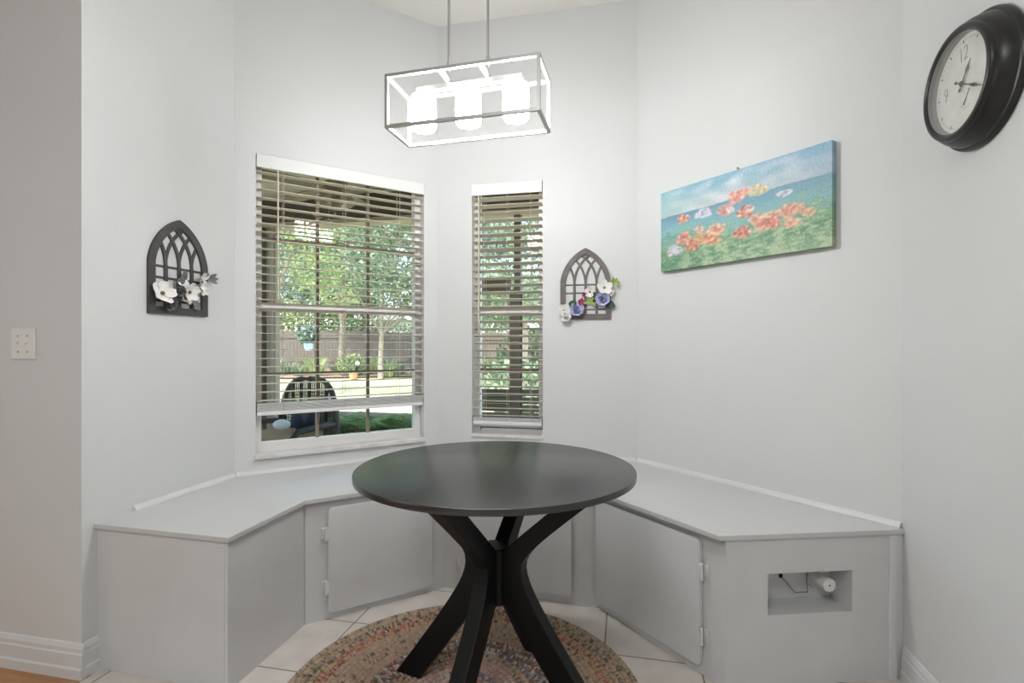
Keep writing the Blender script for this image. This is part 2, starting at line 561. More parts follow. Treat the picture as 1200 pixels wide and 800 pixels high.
def door_unit(P, Q, t0, t1, z0, z1, hinge_t, hz, label, loc, dent=0.0):
    M, L = seg(P, Q)
    U = root('bench_cabinet', M, label, 'bench cabinet', 'bench cabinets around the corner')
    m = MB(); m.box(0, L, 0, PT, 0, PZ)
    m.build('face_frame', BENCH, U, bevel=0.001)
    m = MB(); m.prism(rrect(t0, t1, z0, z1, 0.02), 0.003, 0.021, XZ)
    d = m.build('door', BENCH, U, bevel=0.004, smooth=30)
    for z in hz:
        m = MB()
        m.tube([(hinge_t, -0.021, z - 0.026), (hinge_t, -0.021, z + 0.026)], 0.0055, 10)
        s = 1 if hinge_t > t1 else -1
        m.box(min(hinge_t, hinge_t + s * 0.016), max(hinge_t, hinge_t + s * 0.016), -0.007, 0.0, z - 0.024, z + 0.024)
        m.box(min(hinge_t, hinge_t - s * 0.014), max(hinge_t, hinge_t - s * 0.014), -0.025, -0.0205, z - 0.024, z + 0.024)
        m.ball(0.006, T(hinge_t, -0.021, z + 0.028)); m.ball(0.006, T(hinge_t, -0.021, z - 0.028))
        m.build('hinge', HINGE, d, smooth=40)
    return U
door_unit(C_, D_, 0.094, 0.592, 0.03, 0.5, 0.086, (0.385, 0.148), 'grey bench cabinet with hinged door below the wide window', None)
door_unit(D_, E_, 0.085, 0.644, 0.04, 0.495, 0.076, (0.36, 0.15), 'grey bench cabinet behind the table, below the small window', None)
RU = door_unit(E_, F_, 0.012, 0.596, 0.035, 0.505, 0.606, (0.39, 0.153), 'grey bench cabinet below the painting, with a cut-out niche in its end', None)
M, L = seg(F_, G_)
m = MB()
n0, n1, nz0, nz1 = 0.158, 0.481, 0.256, 0.404
m.box(0, n0, 0, PT, 0, PZ); m.box(n1, L, 0, PT, 0, PZ); m.box(n0, n1, 0, PT, 0, nz0); m.box(n0, n1, 0, PT, nz1, PZ)
m.build('end_panel', BENCH, RU, M=under(RU, M))
nd = 0.115
m = MB()
m.box(n0 - 0.01, n1 + 0.01, nd, nd + 0.01, nz0 - 0.01, nz1 + 0.01)
m.box(n0 - 0.01, n0, PT, nd, nz0 - 0.01, nz1 + 0.01); m.box(n1, n1 + 0.01, PT, nd, nz0 - 0.01, nz1 + 0.01)
m.box(n0, n1, PT, nd, nz0 - 0.01, nz0); m.box(n0, n1, PT, nd, nz1, nz1 + 0.01)
m.build('niche_lining', BENCH, RU, M=under(RU, M))
m = MB(); m.lathe([(0.0085, 0), (0.0085, 0.002)], 16, T(n0 + 0.122, nd, nz0 + 0.086) @ RX(PI / 2)); m.build('cable_hole', DARK, RU, M=under(RU, M))
m = MB()
m.box(L - 0.004, L + 0.024, -0.008, 0.012, 0, PZ); m.box(L + 0.026, L + 0.054, 0.0, 0.02, 0.0, PZ)
m.build('corner_strip', TRIM, RU, M=under(RU, M), bevel=0.004)
# white cylinder on a wire in the niche
Mn = M
V = root('wired_cylinder', Mn @ T(n1 - 0.075, nd - 0.02, nz0), 'small white cylinder hanging on a thin wire inside the bench niche', 'socket')
m = MB()
Mc = T(0, 0, 0.088) @ RX(PI / 2)
m.lathe([(0.0, -0.012), (0.021, -0.012), (0.0215, 0.0), (0.0215, 0.066), (0.024, 0.068), (0.024, 0.078), (0.022, 0.08), (0.019, 0.0795), (0.019, 0.078), (0.0, 0.078)], 28, Mc, close=False)
m.build('body', WHITEP, V, smooth=40)
m = MB(); m.lathe([(0.0, 0.0785), (0.0185, 0.0785)], 24, Mc, close=False)
m.lathe([(0.003, 0.079), (0.0055, 0.079)], 16, Mc, close=False)
m.build('front_disc', WHITEP, V)
m = MB(); m.lathe([(0.0188, 0.0795), (0.0205, 0.0795)], 24, Mc, close=False); m.lathe([(0.001, 0.0792), (0.004, 0.0792)], 12, Mc, close=False)
m.build('dark_ring', INK, V)
m = MB()
x0 = -(n1 - 0.075) + n0 + 0.122
m.tube([(x0, 0.018, 0.086), (x0 + 0.02, 0.0, 0.058), (x0 + 0.038, -0.01, 0.034), (x0 + 0.088, -0.01, 0.034), (-0.032, 0.0, 0.06), (-0.027, 0.01, 0.088), (-0.02, 0.018, 0.108), (-0.004, 0.02, 0.111)], 0.0015, 6)
m.tube([(-0.032, 0.0, 0.06), (-0.024, -0.01, 0.058), (-0.022, -0.012, 0.05)], 0.0011, 5)
m.build('wire', INK, V, smooth=40)

# bench top: one continuous board
def isect(P, d, Q, e):
    den = d[0] * e[1] - d[1] * e[0]
    t = ((Q[0] - P[0]) * e[1] - (Q[1] - P[1]) * e[0]) / den
    return (P[0] + d[0] * t, P[1] + d[1] * t)
path = [A, B_, C_, D_, E_, F_, G_]
ov = [0.012, 0.015, 0.026, 0.026, 0.031, 0.012]
lines = []
for i in range(6):
    P, Q = path[i], path[i + 1]
    L = math.hypot(Q[0] - P[0], Q[1] - P[1]); d = ((Q[0] - P[0]) / L, (Q[1] - P[1]) / L)
    lines.append(((P[0] + d[1] * ov[i], P[1] - d[0] * ov[i]), d))
pts = [isect(*lines[0], (-1.95, 0), (0, 1))]
for i in range(5):
    pts.append(isect(*lines[i], *lines[i + 1]))
pts.append(isect(*lines[5], (1.0, 0), (0, 1)))
m = MB(); m.prism(pts + [K4, K3, K2, K1], PZ, TOPZ)
bt = tag(m.build('bench_seat_board', SEAT, bevel=0.002), 'continuous pale grey seat board wrapping the corner under both windows', 'bench seat')

def moulding(name, P, Q, e0=0, e1=0):
    M, L = seg(P, Q)
    prof = [(0, 0), (-0.022, 0), (-0.022, 0.006), (-0.017, 0.014), (-0.009, 0.019), (0, 0.021)]
    X = Matrix(((0, 0, 1, 0), (1, 0, 0, 0), (0, 1, 0, 0), (0, 0, 0, 1)))
    m = MB(); m.prism(prof, e0, L - e1, X)
    return struct(m.build(name, TRIM, M=M @ T(0, 0, TOPZ)))
moulding('trim_1', (-1.95, 1.73), K1, 0, 0.009)
moulding('trim_2', K1, K2, 0.009, 0.009)
moulding('trim_3', K2, K3, 0.009, 0.009)
moulding('trim_4', K3, K4, 0.009, 0.0)

# ------------------------------------------------------------------ round black table
TC = (-0.4298, 1.723)
TT = root('dining_table', T(TC[0], TC[1], 0.0128), 'round black dining table with curved crossed legs on the braided rug', 'table')
TH_ = 0.796
m = MB()
R = 0.47
m.lathe([(0, TH_ - 0.02), (R - 0.003, TH_ - 0.02), (R - 0.0005, TH_ - 0.0185), (R, TH_ - 0.016), (R, TH_ - 0.003), (R - 0.0008, TH_ - 0.0008), (R - 0.003, TH_), (0, TH_)], 128, close=False)
m.build('tabletop', BLACKTOP, TT, smooth=35)
def leg_profile():
    zt = TH_ - 0.021
    zs = [i / 32 * zt for i in range(33)]
    out, inn = [], []
    zm = 0.468
    def hyp(u, e):
        return (math.sqrt(u * u + e) - math.sqrt(e)) / (math.sqrt(1 + e) - math.sqrt(e))
    for z in zs:
        if z < zm:
            u = (zm - z) / zm
            ro = 0.105 + 0.298 * hyp(u, 0.03)
            ri = 0.03 + 0.27 * max(0, (u - 0.22) / 0.78)
        else:
            u = (z - zm) / (zt - zm)
            ro = 0.105 + 0.305 * hyp(u, 0.035)
            ri = 0.03 + 0.288 * max(0, (u - 0.15) / 0.85)
        out.append((ro, z)); inn.append((ri, z))
    return out, inn
out, inn = leg_profile()
def leg_mesh():
    m = MB()
    w = 0.026
    n = len(out)
    vs, fs = [], []
    for (ro, z), (ri, _) in zip(out, inn):
        vs += [(ri, -w, z), (ro, -w, z), (ro, w, z), (ri, w, z)]
    for i in range(n - 1):
        a, b = i * 4, i * 4 + 4
        for k in range(4):
            j = (k + 1) % 4
            fs.append((a + k, a + j, b + j, b + k))
    fs.append((3, 2, 1, 0)); e = (n - 1) * 4; fs.append((e, e + 1, e + 2, e + 3))
    m.add(vs, fs)
    return m
lm = leg_mesh()
for a in (-13.4, 76.6, 166.6, 256.6):
    lm.build('leg', BLACK, TT, bevel=0.0025, M=RZ(math.radians(a)))
m = MB(); m.lathe([(0.048, 0.338), (0.052, 0.342), (0.052, 0.522), (0.048, 0.527)], 8, RZ(math.radians(33 + 22.5 - 22.5)))
m.build('hub', BLACK, TT)

# ------------------------------------------------------------------ braided rug
def rug():
    RC, RR = (-0.555, 1.729), 0.636
    nr = 28
    w = RR / nr
    pal_jute = [(180, 154, 132), (170, 144, 122), (190, 166, 144), (160, 136, 116), (174, 152, 134)]
    dark = [(52, 48, 46), (66, 58, 54), (82, 74, 66)]
    red = [(166, 84, 70), (150, 70, 60), (178, 112, 96)]
    blue = [(92, 104, 132), (70, 80, 104), (140, 152, 170)]
    green = [(104, 112, 84), (124, 124, 92)]
    white = [(206, 200, 190), (190, 184, 176)]
    pink = [(196, 150, 140), (180, 136, 128)]
    och = [(190, 150, 84)]
    def soft(c):
        return tuple(a + (b - a) * 0.42 for a, b in zip(c, (182, 158, 140)))
    def pick(r):
        return soft(pick0(r * 24 / 28))
    def pick0(r):
        q = random.random()
        if r > 22.5: return random.choice(pal_jute + green) if q < 0.93 else random.choice(dark)
        if r > 20.5: return random.choice(dark if q < 0.3 else (green if q < 0.45 else pal_jute))
        if r > 18.5: return random.choice(red if q < 0.34 else (dark if q < 0.48 else (och if q < 0.66 else pal_jute)))
        if r > 13.5: return random.choice(pal_jute if q < 0.86 else (green if q < 0.94 else dark))
        if r > 12.5: return random.choice(pink if q < 0.25 else pal_jute)
        if r > 9.5: return random.choice(white if q < 0.27 else (blue if q < 0.55 else (dark if q < 0.82 else red)))
        if r > 7.5: return random.choice(pal_jute if q < 0.6 else (green if q < 0.8 else dark))
        if r > 5.5: return random.choice(pink if q < 0.55 else (white if q < 0.8 else pal_jute))
        if r > 3.5: return random.choice(blue if q < 0.35 else (white if q < 0.6 else pink))
        return random.choice(red if q < 0.3 else (pink if q < 0.6 else (dark if q < 0.75 else white)))
    vs, fs, cols = [], [], []
    prof = [(0.0, 0.15), (0.18, 0.7), (0.5, 1.0), (0.82, 0.7), (1.0, 0.15)]
    for ring in range(nr):
        r0 = ring * w
        n = max(8, int(2 * PI * (r0 + w / 2) / 0.0095))
        ph = random.random()
        n2 = n * 2
        base = len(vs)
        k = len(prof)
        for i in range(n2):
            a = 2 * PI * (i + ph) / n2
            tuft = 0.82 + 0.18 * (i % 2)
            sh = 0.0035 * math.sin(i * PI / 1.0 + ph)
            for u, h in prof:
                rr = r0 + u * w + (0.0018 if i % 2 else -0.0018) * (1 if 0.1 < u < 0.9 else 0)
                vs.append((rr * math.cos(a), rr * math.sin(a), 0.003 + 0.0095 * h * tuft))
        strand = [pick(ring + 0.5) for _ in range(n2)]
        for i in range(n2):
            j = (i + 1) % n2
            for q in range(k - 1):
                fs.append((base + i * k + q, base + i * k + q + 1, base + j * k + q + 1, base + j * k + q)[::-1])
                s = strand[(i // 2 * 2 + (1 if q >= 2 else 0) * 3) % n2]
                v = random.uniform(0.85, 1.1)
                cols.append(tuple(min(1, lin(c) * v) for c in s) + (1,))
    m = MB()
    m.v = [Vector(v) for v in vs]; m.f = [list(f) for f in fs]; m.c = cols
    m.lathe([(0, 0.001), (RR - 0.004, 0.001), (RR, 0.005)], 90, col=rgb(150, 130, 104), close=False)
    o = m.build('braided_rug', RUGM, M=T(RC[0], RC[1], 0))
    return tag(o, 'round multicoloured braided rug under the black table', 'rug')
rug()

# ------------------------------------------------------------------ pendant light
PM = T(-0.583, 1.908, 2.044) @ RZ(math.radians(-2.4))
PL = root('pendant_light', PM, 'open box pendant light with three lit white glass shades above the table', 'pendant light')
bx, by, bz, tk = 0.30, 0.097, 0.204, 0.006
m = MB()
for y in (-by, by):
    for z in (tk, bz - tk):
        m.box(-bx, bx, y - tk, y + tk, z - tk, z + tk)
for x in (-bx + tk, bx - tk):
    for z in (tk, bz - tk):
        m.box(x - tk, x + tk, -by + tk, by - tk, z - tk, z + tk)
    for y in (-by, by):
        m.box(x - tk, x + tk, y - tk, y + tk, 2 * tk, bz - 2 * tk)
m.build('cage_frame', NICKEL, PL)
RODX = (-0.08, 0.078)
for x in RODX:
    m = MB(); m.box(x - 0.008, x + 0.008, -by + tk, by - tk, bz - 0.012, bz)
    m.build('cross_strut', NICKEL, PL)
m = MB(); m.box(-0.215, 0.215, -0.013, 0.013, bz - 0.036, bz - 0.014)
m.build('lamp_bar', NICKEL, PL, bevel=0.002)
for x in (-0.187, 0.0, 0.187):
    m = MB()
    r = 0.0495
    prof = [(0.016, 0.0), (0.03, -0.001), (0.043, -0.006), (0.0475, -0.015), (r, -0.026), (r, -0.118), (0.048, -0.128), (0.044, -0.135), (0.037, -0.138), (0, -0.1385)]
    m.lathe(prof, 40, T(x, 0, bz - 0.046), close=False)
    s = m.build('shade', OPAL, PL, smooth=50)
    m = MB(); m.cyl(0.018, bz - 0.047, bz - 0.036, 20, T(x, 0, 0)); m.build('socket_cap', NICKEL, PL, smooth=40)
RH = CH - 2.044
for x in RODX:
    m = MB(); m.cyl(0.0052, bz + 0.055, RH - 0.02, 12, T(x, 0, 0)); m.cyl(0.0075, bz + 0.052, bz + 0.068, 12, T(x, 0, 0))
    rd = m.build('rod', NICKEL, PL, smooth=40)
    m = MB()
    def loop(cx, cz, rx, rz, rot):
        pts = [(rx * math.cos(2 * PI * i / 14), 0, rz * math.sin(2 * PI * i / 14)) for i in range(15)]
        m.tube(pts, 0.0021, 6, T(cx, 0, cz) @ RZ(rot))
    loop(x, bz + 0.046, 0.0065, 0.01, 0.3)
    loop(x, bz + 0.022, 0.008, 0.0175, 1.2)
    m.build('link', NICKEL, rd, smooth=60)
m = MB(); m.box(-0.15, 0.15, -0.06, 0.06, RH - 0.025, RH); m.build('ceiling_canopy', NICKEL, PL, bevel=0.004)

# ------------------------------------------------------------------ painting on the angled right wall
def painting():
    Wd, Hh, dp = 0.877, 0.425, 0.034
    M = MW3 @ T(0.205, 0, 1.622)
    Rt = root('canvas_painting', M, 'wide unframed canvas of poppies beside a blue sea, on the angled wall', 'painting')
    nx, nz = 300, 146
    rnd = random.Random(3)
    def mix(a, b, t):
        t = max(0, min(1, t)); return tuple(x + (y - x) * t for x, y in zip(a, b))
    fl = []   # (u, v, ru, rv, colour, colour centre)
    OR, PK, RD, PE, YL, WH, LV = (226, 136, 100), (232, 152, 134), (208, 100, 84), (228, 176, 146), (214, 204, 148), (222, 226, 236), (176, 184, 216)
    def px(x, y):
        # position read off the picture: x 65..955 across, corners slope
        u = (x - 65) / 890.0
        top = 340 + (65 - 340) * u; bot = 748 + (625 - 748) * u
        vv = (bot - y) / (bot - top)
        d0, d1 = 2.823, 2.086
        # the picture hangs at an angle: undo the foreshortening along its width
        t_true = u * d0 / (d1 + u * (d0 - d1))
        return t_true, vv
    F = [(180, 472, 34, 24, OR, OR), (285, 445, 48, 26, WH, LV), (135, 638, 42, 30, LV, WH), (183, 575, 40, 34, PK, RD), (228, 612, 38, 32, RD, OR),
         (262, 530, 26, 20, PK, PE), (300, 572, 62, 30, (222, 150, 88), OR), (352, 530, 50, 32, PE, OR), (340, 590, 40, 20, OR, (212, 150, 84)),
         (460, 358, 50, 36, PK, OR), (505, 330, 30, 24, PK, PE), (572, 325, 52, 32, YL, (196, 206, 150)), (400, 428, 44, 32, PK, RD), (430, 430, 18, 16, WH, YL),
         (500, 440, 46, 34, RD, PK), (530, 425, 22, 20, PE, WH), (485, 548, 50, 34, (196, 110, 92), RD), (560, 480, 40, 34, PE, OR), (610, 497, 62, 46, PK, RD),
         (640, 455, 56, 20, YL, PE), (655, 492, 36, 36, RD, PK), (730, 435, 56, 40, PK, OR), (785, 425, 34, 30, PK, PE), (835, 445, 36, 24, (232, 170, 124), PE),
         (745, 500, 48, 30, PE, PK), (705, 345, 44, 18, WH, LV), (415, 425, 12, 14, WH, WH), (735, 335, 14, 12, WH, WH)]
    for x, y, rx, ry, c1, c2 in F:
        u, v = px(x, y)
        u2, _ = px(x + rx, y)
        hpx = 408 + (560 - 408) * (x - 65) / 890
        fl.append((u, v, abs(u2 - u), ry / hpx, c1, c2, rnd.uniform(0, 6.28)))
    def colour(u, v):
        hz = 0.685 + 0.02 * (u - 0.5)
        nz1 = noise.noise(Vector((u * 4, v * 14, 1.3))); nz2 = noise.noise(Vector((u * 26, v * 30, 4.1))); nz3 = noise.noise(Vector((u * 9, v * 9, 8.0)))
        fine = noise.noise(Vector((u * 90, v * 45, 2))); nz4 = noise.noise(Vector((u * 14, v * 9, 6))); nz5 = noise.noise(Vector((u * 48, v * 30, 11)))
        if v > hz:
            t = (v - hz) / (1 - hz)
            c = mix((196, 206, 200), (128, 178, 206), t + 0.25 * nz1)
            c = mix(c, (218, 222, 224), max(0, 0.55 + 1.2 * nz3 - abs(t - 0.4)) * 0.8)
            if u < 0.3: c = mix(c, (150, 198, 196), (0.3 - u) * 2)
            if u > 0.6: c = mix(c, (140, 176, 208), (u - 0.6) * 1.2)
        elif v > 0.3:
            t = (hz - v) / (hz - 0.3)
            c = mix((112, 152, 184), (132, 186, 190), min(1, t * 2.2 + 0.3 * nz1))
            c = mix(c, (150, 196, 180), max(0, t - 0.6) * 1.5)
            if u > 0.6: c = mix(c, (150, 190, 190), (u - 0.6))
        else:
            c = (140, 178, 140)
        gb = 0.5 + 0.06 * nz3 + 0.04 * math.sin(u * 9) - (0.05 if u < 0.15 else 0)
        g = max(0, min(1, (gb - v) * 5 + 0.8 * nz2))
        gr = mix((104, 150, 116), (172, 196, 156), 0.5 + 0.9 * nz4 + 0.8 * nz2 + 0.3 * fine)
        gr = mix(gr, (84, 136, 108), 0.75 * max(0, min(1, (0.3 - u + 0.15 * nz3) * 3)))
        gr = mix(gr, (192, 206, 170), max(0, 0.5 - v * 2) * max(0, min(1, (u - 0.3) * 2)) + 0.2 * fine)
        st = abs(math.sin(u * 140 + 9 * nz3 + v * 14))
        if st < 0.13 and v < 0.45 and abs(nz2) > 0.12: gr = mix(gr, (214, 222, 196) if nz2 > 0 else (92, 138, 108), 0.4)
        c = mix(c, gr, g)
        if v > 0.3 and v < 0.66 and abs(math.sin(u * 97 + 5 * nz3 + v * 6)) < 0.12 and nz4 > 0.02: c = mix(c, (136, 168, 140), 0.5)
        for fu, fv, ru, rv, c1, c2, ph in fl:
            du, dv = (u - fu) / ru, (v - fv) / rv
            d = math.hypot(du, dv)
            a = math.atan2(dv, du)
            lim = 1.12 + 0.09 * math.sin(3 * a + ph) + 0.05 * math.sin(7 * a + 2 * ph)
            if d < lim:
                pt = 0.5 + 0.5 * math.sin(a * 5 + d * 5 + ph)
                cc = mix(c2, c1, d * 1.1 + 0.3 * nz2)
                cc = mix(cc, (248, 226, 212), max(0, min(1, pt * 0.5 * d + 0.9 * max(0, nz5))))
                cc = mix(cc, (170, 92, 78), max(0, -nz5 - 0.12) * 0.9)
                cc = mix(cc, (196, 96, 76), max(0, 0.4 - d) * (0.7 if c1[2] < 160 else 0))
                c = mix(c, cc, min(1, (lim - d) * 3.2) * 0.88)
        lum = sum(c) / 3
        c = mix(c, (lum, lum, lum), 0.1)
        k = 0.97 + 0.07 * fine
        return tuple(lin(max(0, min(255, q * k))) for q in c) + (1,)
    me = bpy.data.meshes.new('canvas_front')
    vs = [(Wd * i / (nx - 1), -dp, Hh * j / (nz - 1)) for j in range(nz) for i in range(nx)]
    fs = [(j * nx + i, j * nx + i + 1, (j + 1) * nx + i + 1, (j + 1) * nx + i) for j in range(nz - 1) for i in range(nx - 1)]
    n = len(vs)
    vcol = [colour(i / (nx - 1), j / (nz - 1)) for j in range(nz) for i in range(nx)]
    # edge wrap: the picture runs on round the stretcher
    edge = [i for i in range(nx)] + [j * nx + nx - 1 for j in range(1, nz)] + [(nz - 1) * nx + i for i in range(nx - 2, -1, -1)] + [j * nx for j in range(nz - 2, 0, -1)]
    for e in edge:
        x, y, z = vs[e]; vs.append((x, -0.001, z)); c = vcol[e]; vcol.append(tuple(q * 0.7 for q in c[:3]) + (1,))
    k = len(edge)
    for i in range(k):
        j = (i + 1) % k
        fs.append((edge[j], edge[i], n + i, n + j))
    me.from_pydata(vs, [], fs)
    at = me.color_attributes.new('Col', 'FLOAT_COLOR', 'POINT')
    for i, c in enumerate(vcol):
        at.data[i].color = c
    me.materials.append(PAINTED)
    o = bpy.data.objects.new('canvas', me); C.objects.link(o); o.parent = Rt
    m = MB(); m.box(0.01, Wd - 0.01, -0.02, 0, 0.01, 0.03); m.box(0.01, Wd - 0.01, -0.02, 0, Hh - 0.03, Hh - 0.01); m.box(0.01, 0.03, -0.02, 0, 0.03, Hh - 0.03); m.box(Wd - 0.03, Wd - 0.01, -0.02, 0, 0.03, Hh - 0.03)
    m.build('stretcher', FENCEM, Rt)
    m = MB()
    m.tube([(0, 0.0, 0.0), (0, -0.03, 0.003)], 0.0022, 8); m.lathe([(0.0, 0), (0.005, 0.0), (0.005, 0.003), (0, 0.004)], 12, T(0, -0.03, 0.003) @ RX(PI / 2), close=False)
    m.box(-0.012, -0.004, -0.02, 0, -0.012, 0.006)
    nl = m.build('picture_nail', SCREW, M=MW3 @ T(0.663, 0, 2.052), smooth=40)
    tag(nl, 'small metal nail at the top edge of the poppy canvas', 'nail')
painting()

# ------------------------------------------------------------------ wall clock
CLM = frame((1.0, 1.735), (0, -1), 1.975) @ RX(PI / 2)   # local z = out of the wall, x = along wall, y = up
CK = root('wall_clock', CLM, 'round black wall clock with pale dial on the right wall', 'clock')
m = MB()
m.lathe([(0.186, 0.0), (0.188, 0.004), (0.188, 0.012), (0.184, 0.018), (0.178, 0.02), (0.176, 0.03), (0.170, 0.045), (0.163, 0.056), (0.158, 0.06)], 96, close=False)
m.build('case', CLOCKBLK, CK, smooth=35)
m = MB()
m.lathe([(0.158, 0.06), (0.157, 0.066), (0.153, 0.071), (0.146, 0.073), (0.141, 0.071), (0.1365, 0.066)], 96, close=False)
m.build('bezel', CLOCKBLK, CK, smooth=50)
m = MB(); m.lathe([(0.1365, 0.0662), (0.134, 0.044)], 96, close=False); m.build('inner_ring', mat('clock_ring', rgb(150, 149, 146), 0.6), CK, smooth=50)
m = MB(); m.lathe([(0, 0.0442), (0.134, 0.0442)], 96, close=False); m.build('dial', DIAL, CK)
m = MB(); m.lathe([(0, 0.0610), (0.1355, 0.0610), (0.1355, 0.0625), (0, 0.0625)], 64, close=False); m.build('glass', CLEAR, CK, fix=True)
def text_mesh(s, size, M, sx=1.0, off=0.0):
    cu = bpy.data.curves.new('t', 'FONT'); cu.body = s; cu.size = size; cu.align_x = 'CENTER'; cu.align_y = 'CENTER'; cu.extrude = 0.0003; cu.offset = off
    o = bpy.data.objects.new('t', cu); C.objects.link(o)
    bpy.context.view_layer.update()
    me = bpy.data.meshes.new_from_object(o.evaluated_get(bpy.context.evaluated_depsgraph_get()))
    bpy.data.objects.remove(o)
    me.transform(M @ Matrix.Diagonal((sx, 1, 1, 1)))
    return me
def numeral(s, ang):
    r = 0.083
    a = math.radians(ang)
    me = text_mesh(s, 0.062, T(r * math.sin(a), r * math.cos(a), 0.0448), 0.72, -0.0018)
    me.materials.append(INKL)
    o = bpy.data.objects.new('numeral', me); C.objects.link(o); o.parent = CK
for s, a in (('12', 0), ('9', 270)):
    numeral(s, a)
m = MB()
for k in range(12):
    Mk = RZ(-2 * PI * k / 12)
    m.box(-0.0016, 0.0016, 0.115, 0.124, 0.0443, 0.0449, Mk)
for k in range(60):
    if k % 5:
        m.box(-0.0005, 0.0005, 0.12, 0.124, 0.0443, 0.0447, RZ(-2 * PI * k / 60))
m.build('hour_marks', INK, CK)
def hand(name, ang, L, tail, w, z, diam):
    m = MB()
    M = RZ(-math.radians(ang))
    pts = [(-w * 0.35, -tail), (-w * 0.9, -tail * 0.85), (-w * 0.3, -tail * 0.5), (-w * 0.35, 0), (-w * 0.3, L * 0.4), (-w, L * 0.6), (-w * 0.25, L * 0.8), (-w * 0.12, L)]
    poly = pts + [(-x, y) for x, y in pts[::-1]]
    m.prism(poly, z, z + 0.001, M)
    m.lathe([(0.0, z + 0.002), (0.006, z + 0.002), (0.007, z)], 20, close=False)
    m.build(name, INK, CK)
hand('hour_hand', 36, 0.066, 0.024, 0.0058, 0.049, 1)
hand('minute_hand', 118, 0.108, 0.03, 0.0052, 0.052, 1)
m = MB(); Ms = T(0.012, -0.048, 0.0)
for k in range(12): m.box(-0.0005, 0.0005, 0.024, 0.028, 0.0444, 0.0448, Ms @ RZ(2 * PI * k / 12))
m.build('seconds_dial', INKL, CK)
m = MB(); m.prism([(-0.003, -0.018), (0.003, -0.018), (0.0012, 0.004), (0.0006, 0.027), (-0.0006, 0.027), (-0.0012, 0.004)], 0.046, 0.0466, Ms @ RZ(-0.6)); m.build('seconds_hand', INK, CK)

# ------------------------------------------------------------------ gothic window ornaments with flowers
def arch_panel(Wd, Hh, th):
    m = MB()
    spring = Hh * 0.53
    h = Hh - spring
    a = Wd / 2
    Rr = (a * a + h * h) / (2 * a)
    fw = Wd * 0.105
    RB = Rr * 1.22                       # outer arcs: flatter than a tangent arc, so the tip is sharp
    ch = math.hypot(a, h)
    dd = math.sqrt(RB * RB - ch * ch / 4)
    ccx, ccz = a / 2 - dd * h / ch, spring + h / 2 - dd * a / ch
    def arc_out(r_off, n=18):
        R2 = RB - r_off
        a0 = math.acos((a - r_off - ccx) / R2)
        if r_off == 0:
            a0 = math.atan2(spring - ccz, a - ccx)
        a1 = math.acos(-ccx / R2)
        return [(ccx + R2 * math.cos(a0 + (a1 - a0) * i / n), ccz + R2 * math.sin(a0 + (a1 - a0) * i / n)) for i in range(n + 1)]
    o_r = arc_out(0); i_r = arc_out(fw)
    # frame as quads in 2-D then extruded
    def strip(p, q, y0=0.0, y1=th):
        n = len(p)
        vs = [(x, -y0, z) for x, z in p] + [(x, -y0, z) for x, z in q] + [(x, -y1, z) for x, z in p] + [(x, -y1, z) for x, z in q]
        fs = []
        for i in range(n - 1):
            fs.append((i, i + 1, n + i + 1, n + i)); fs.append((2 * n + i, 3 * n + i, 3 * n + i + 1, 2 * n + i + 1))
            fs.append((i, 2 * n + i, 2 * n + i + 1, i + 1)); fs.append((n + i, n + i + 1, 3 * n + i + 1, 3 * n + i))
        fs.append((0, n, 3 * n, 2 * n)); fs.append((n - 1, 3 * n - 1, 4 * n - 1, 2 * n - 1))
        m.add(vs, fs)
    strip([(a, 0)] + o_r, [(a - fw, 0)] + i_r)
    strip([(-a, 0)] + [(-x, z) for x, z in o_r], [(-a + fw, 0)] + [(-x, z) for x, z in i_r])
    bh = Hh * 0.075
    m.box(-a + fw * 0.5, a - fw * 0.5, -th * 0.96, 0, 0, bh)
    # tracery
    ai = a - fw * 0.9
    w2 = Wd * 0.025
    e = 0.0
    def inside(x, z):
        if abs(x) > a - fw * 0.5: return False
        if z < spring: return True
        return math.hypot(abs(x) - ccx, z - ccz) < RB - fw * 0.5
    ms = [-a * 0.44, 0.0, a * 0.44]
    sp2 = spring * 0.93
    for j, x0 in enumerate(ms):
        e += 0.0004
        m.box(x0 - w2, x0 + w2, -th * 0.8 + e, -0.001, bh * 0.5, sp2 + 0.004)
    for s in (1, -1):
        for x0 in (ms + [-a + fw * 0.6, a - fw * 0.6]):
            pts = []
            cx = x0 - s * Rr
            i = 0
            while i < 40:
                t = i / 40 * 1.5
                x, z = cx + s * Rr * math.cos(t), sp2 + Rr * math.sin(t)
                if not inside(x, z): break
                pts.append((x, z, t)); i += 1
            if len(pts) < 3: continue
            e += 0.0004
            strip([(cx + s * (Rr + w2 * 0.9) * math.cos(t), sp2 + (Rr + w2 * 0.9) * math.sin(t)) for x, z, t in pts],
                  [(cx + s * (Rr - w2 * 0.9) * math.cos(t), sp2 + (Rr - w2 * 0.9) * math.sin(t)) for x, z, t in pts], 0.001, th * 0.8 - e)
    for z in (0.485, 0.37, 0.137):
        e += 0.0004
        m.box(-a + fw * 0.5, a - fw * 0.5, -th * 0.62 + e, -0.001, Hh * z - w2 * 0.7, Hh * z + w2 * 0.7)
    # little pierced disc under the apex
    m.lathe([(0.007, 0.001), (0.014, 0.001), (0.014, th * 0.86), (0.007, th * 0.86)], 16, T(0, 0, Hh * 0.875) @ RX(PI / 2), close=False)
    return m

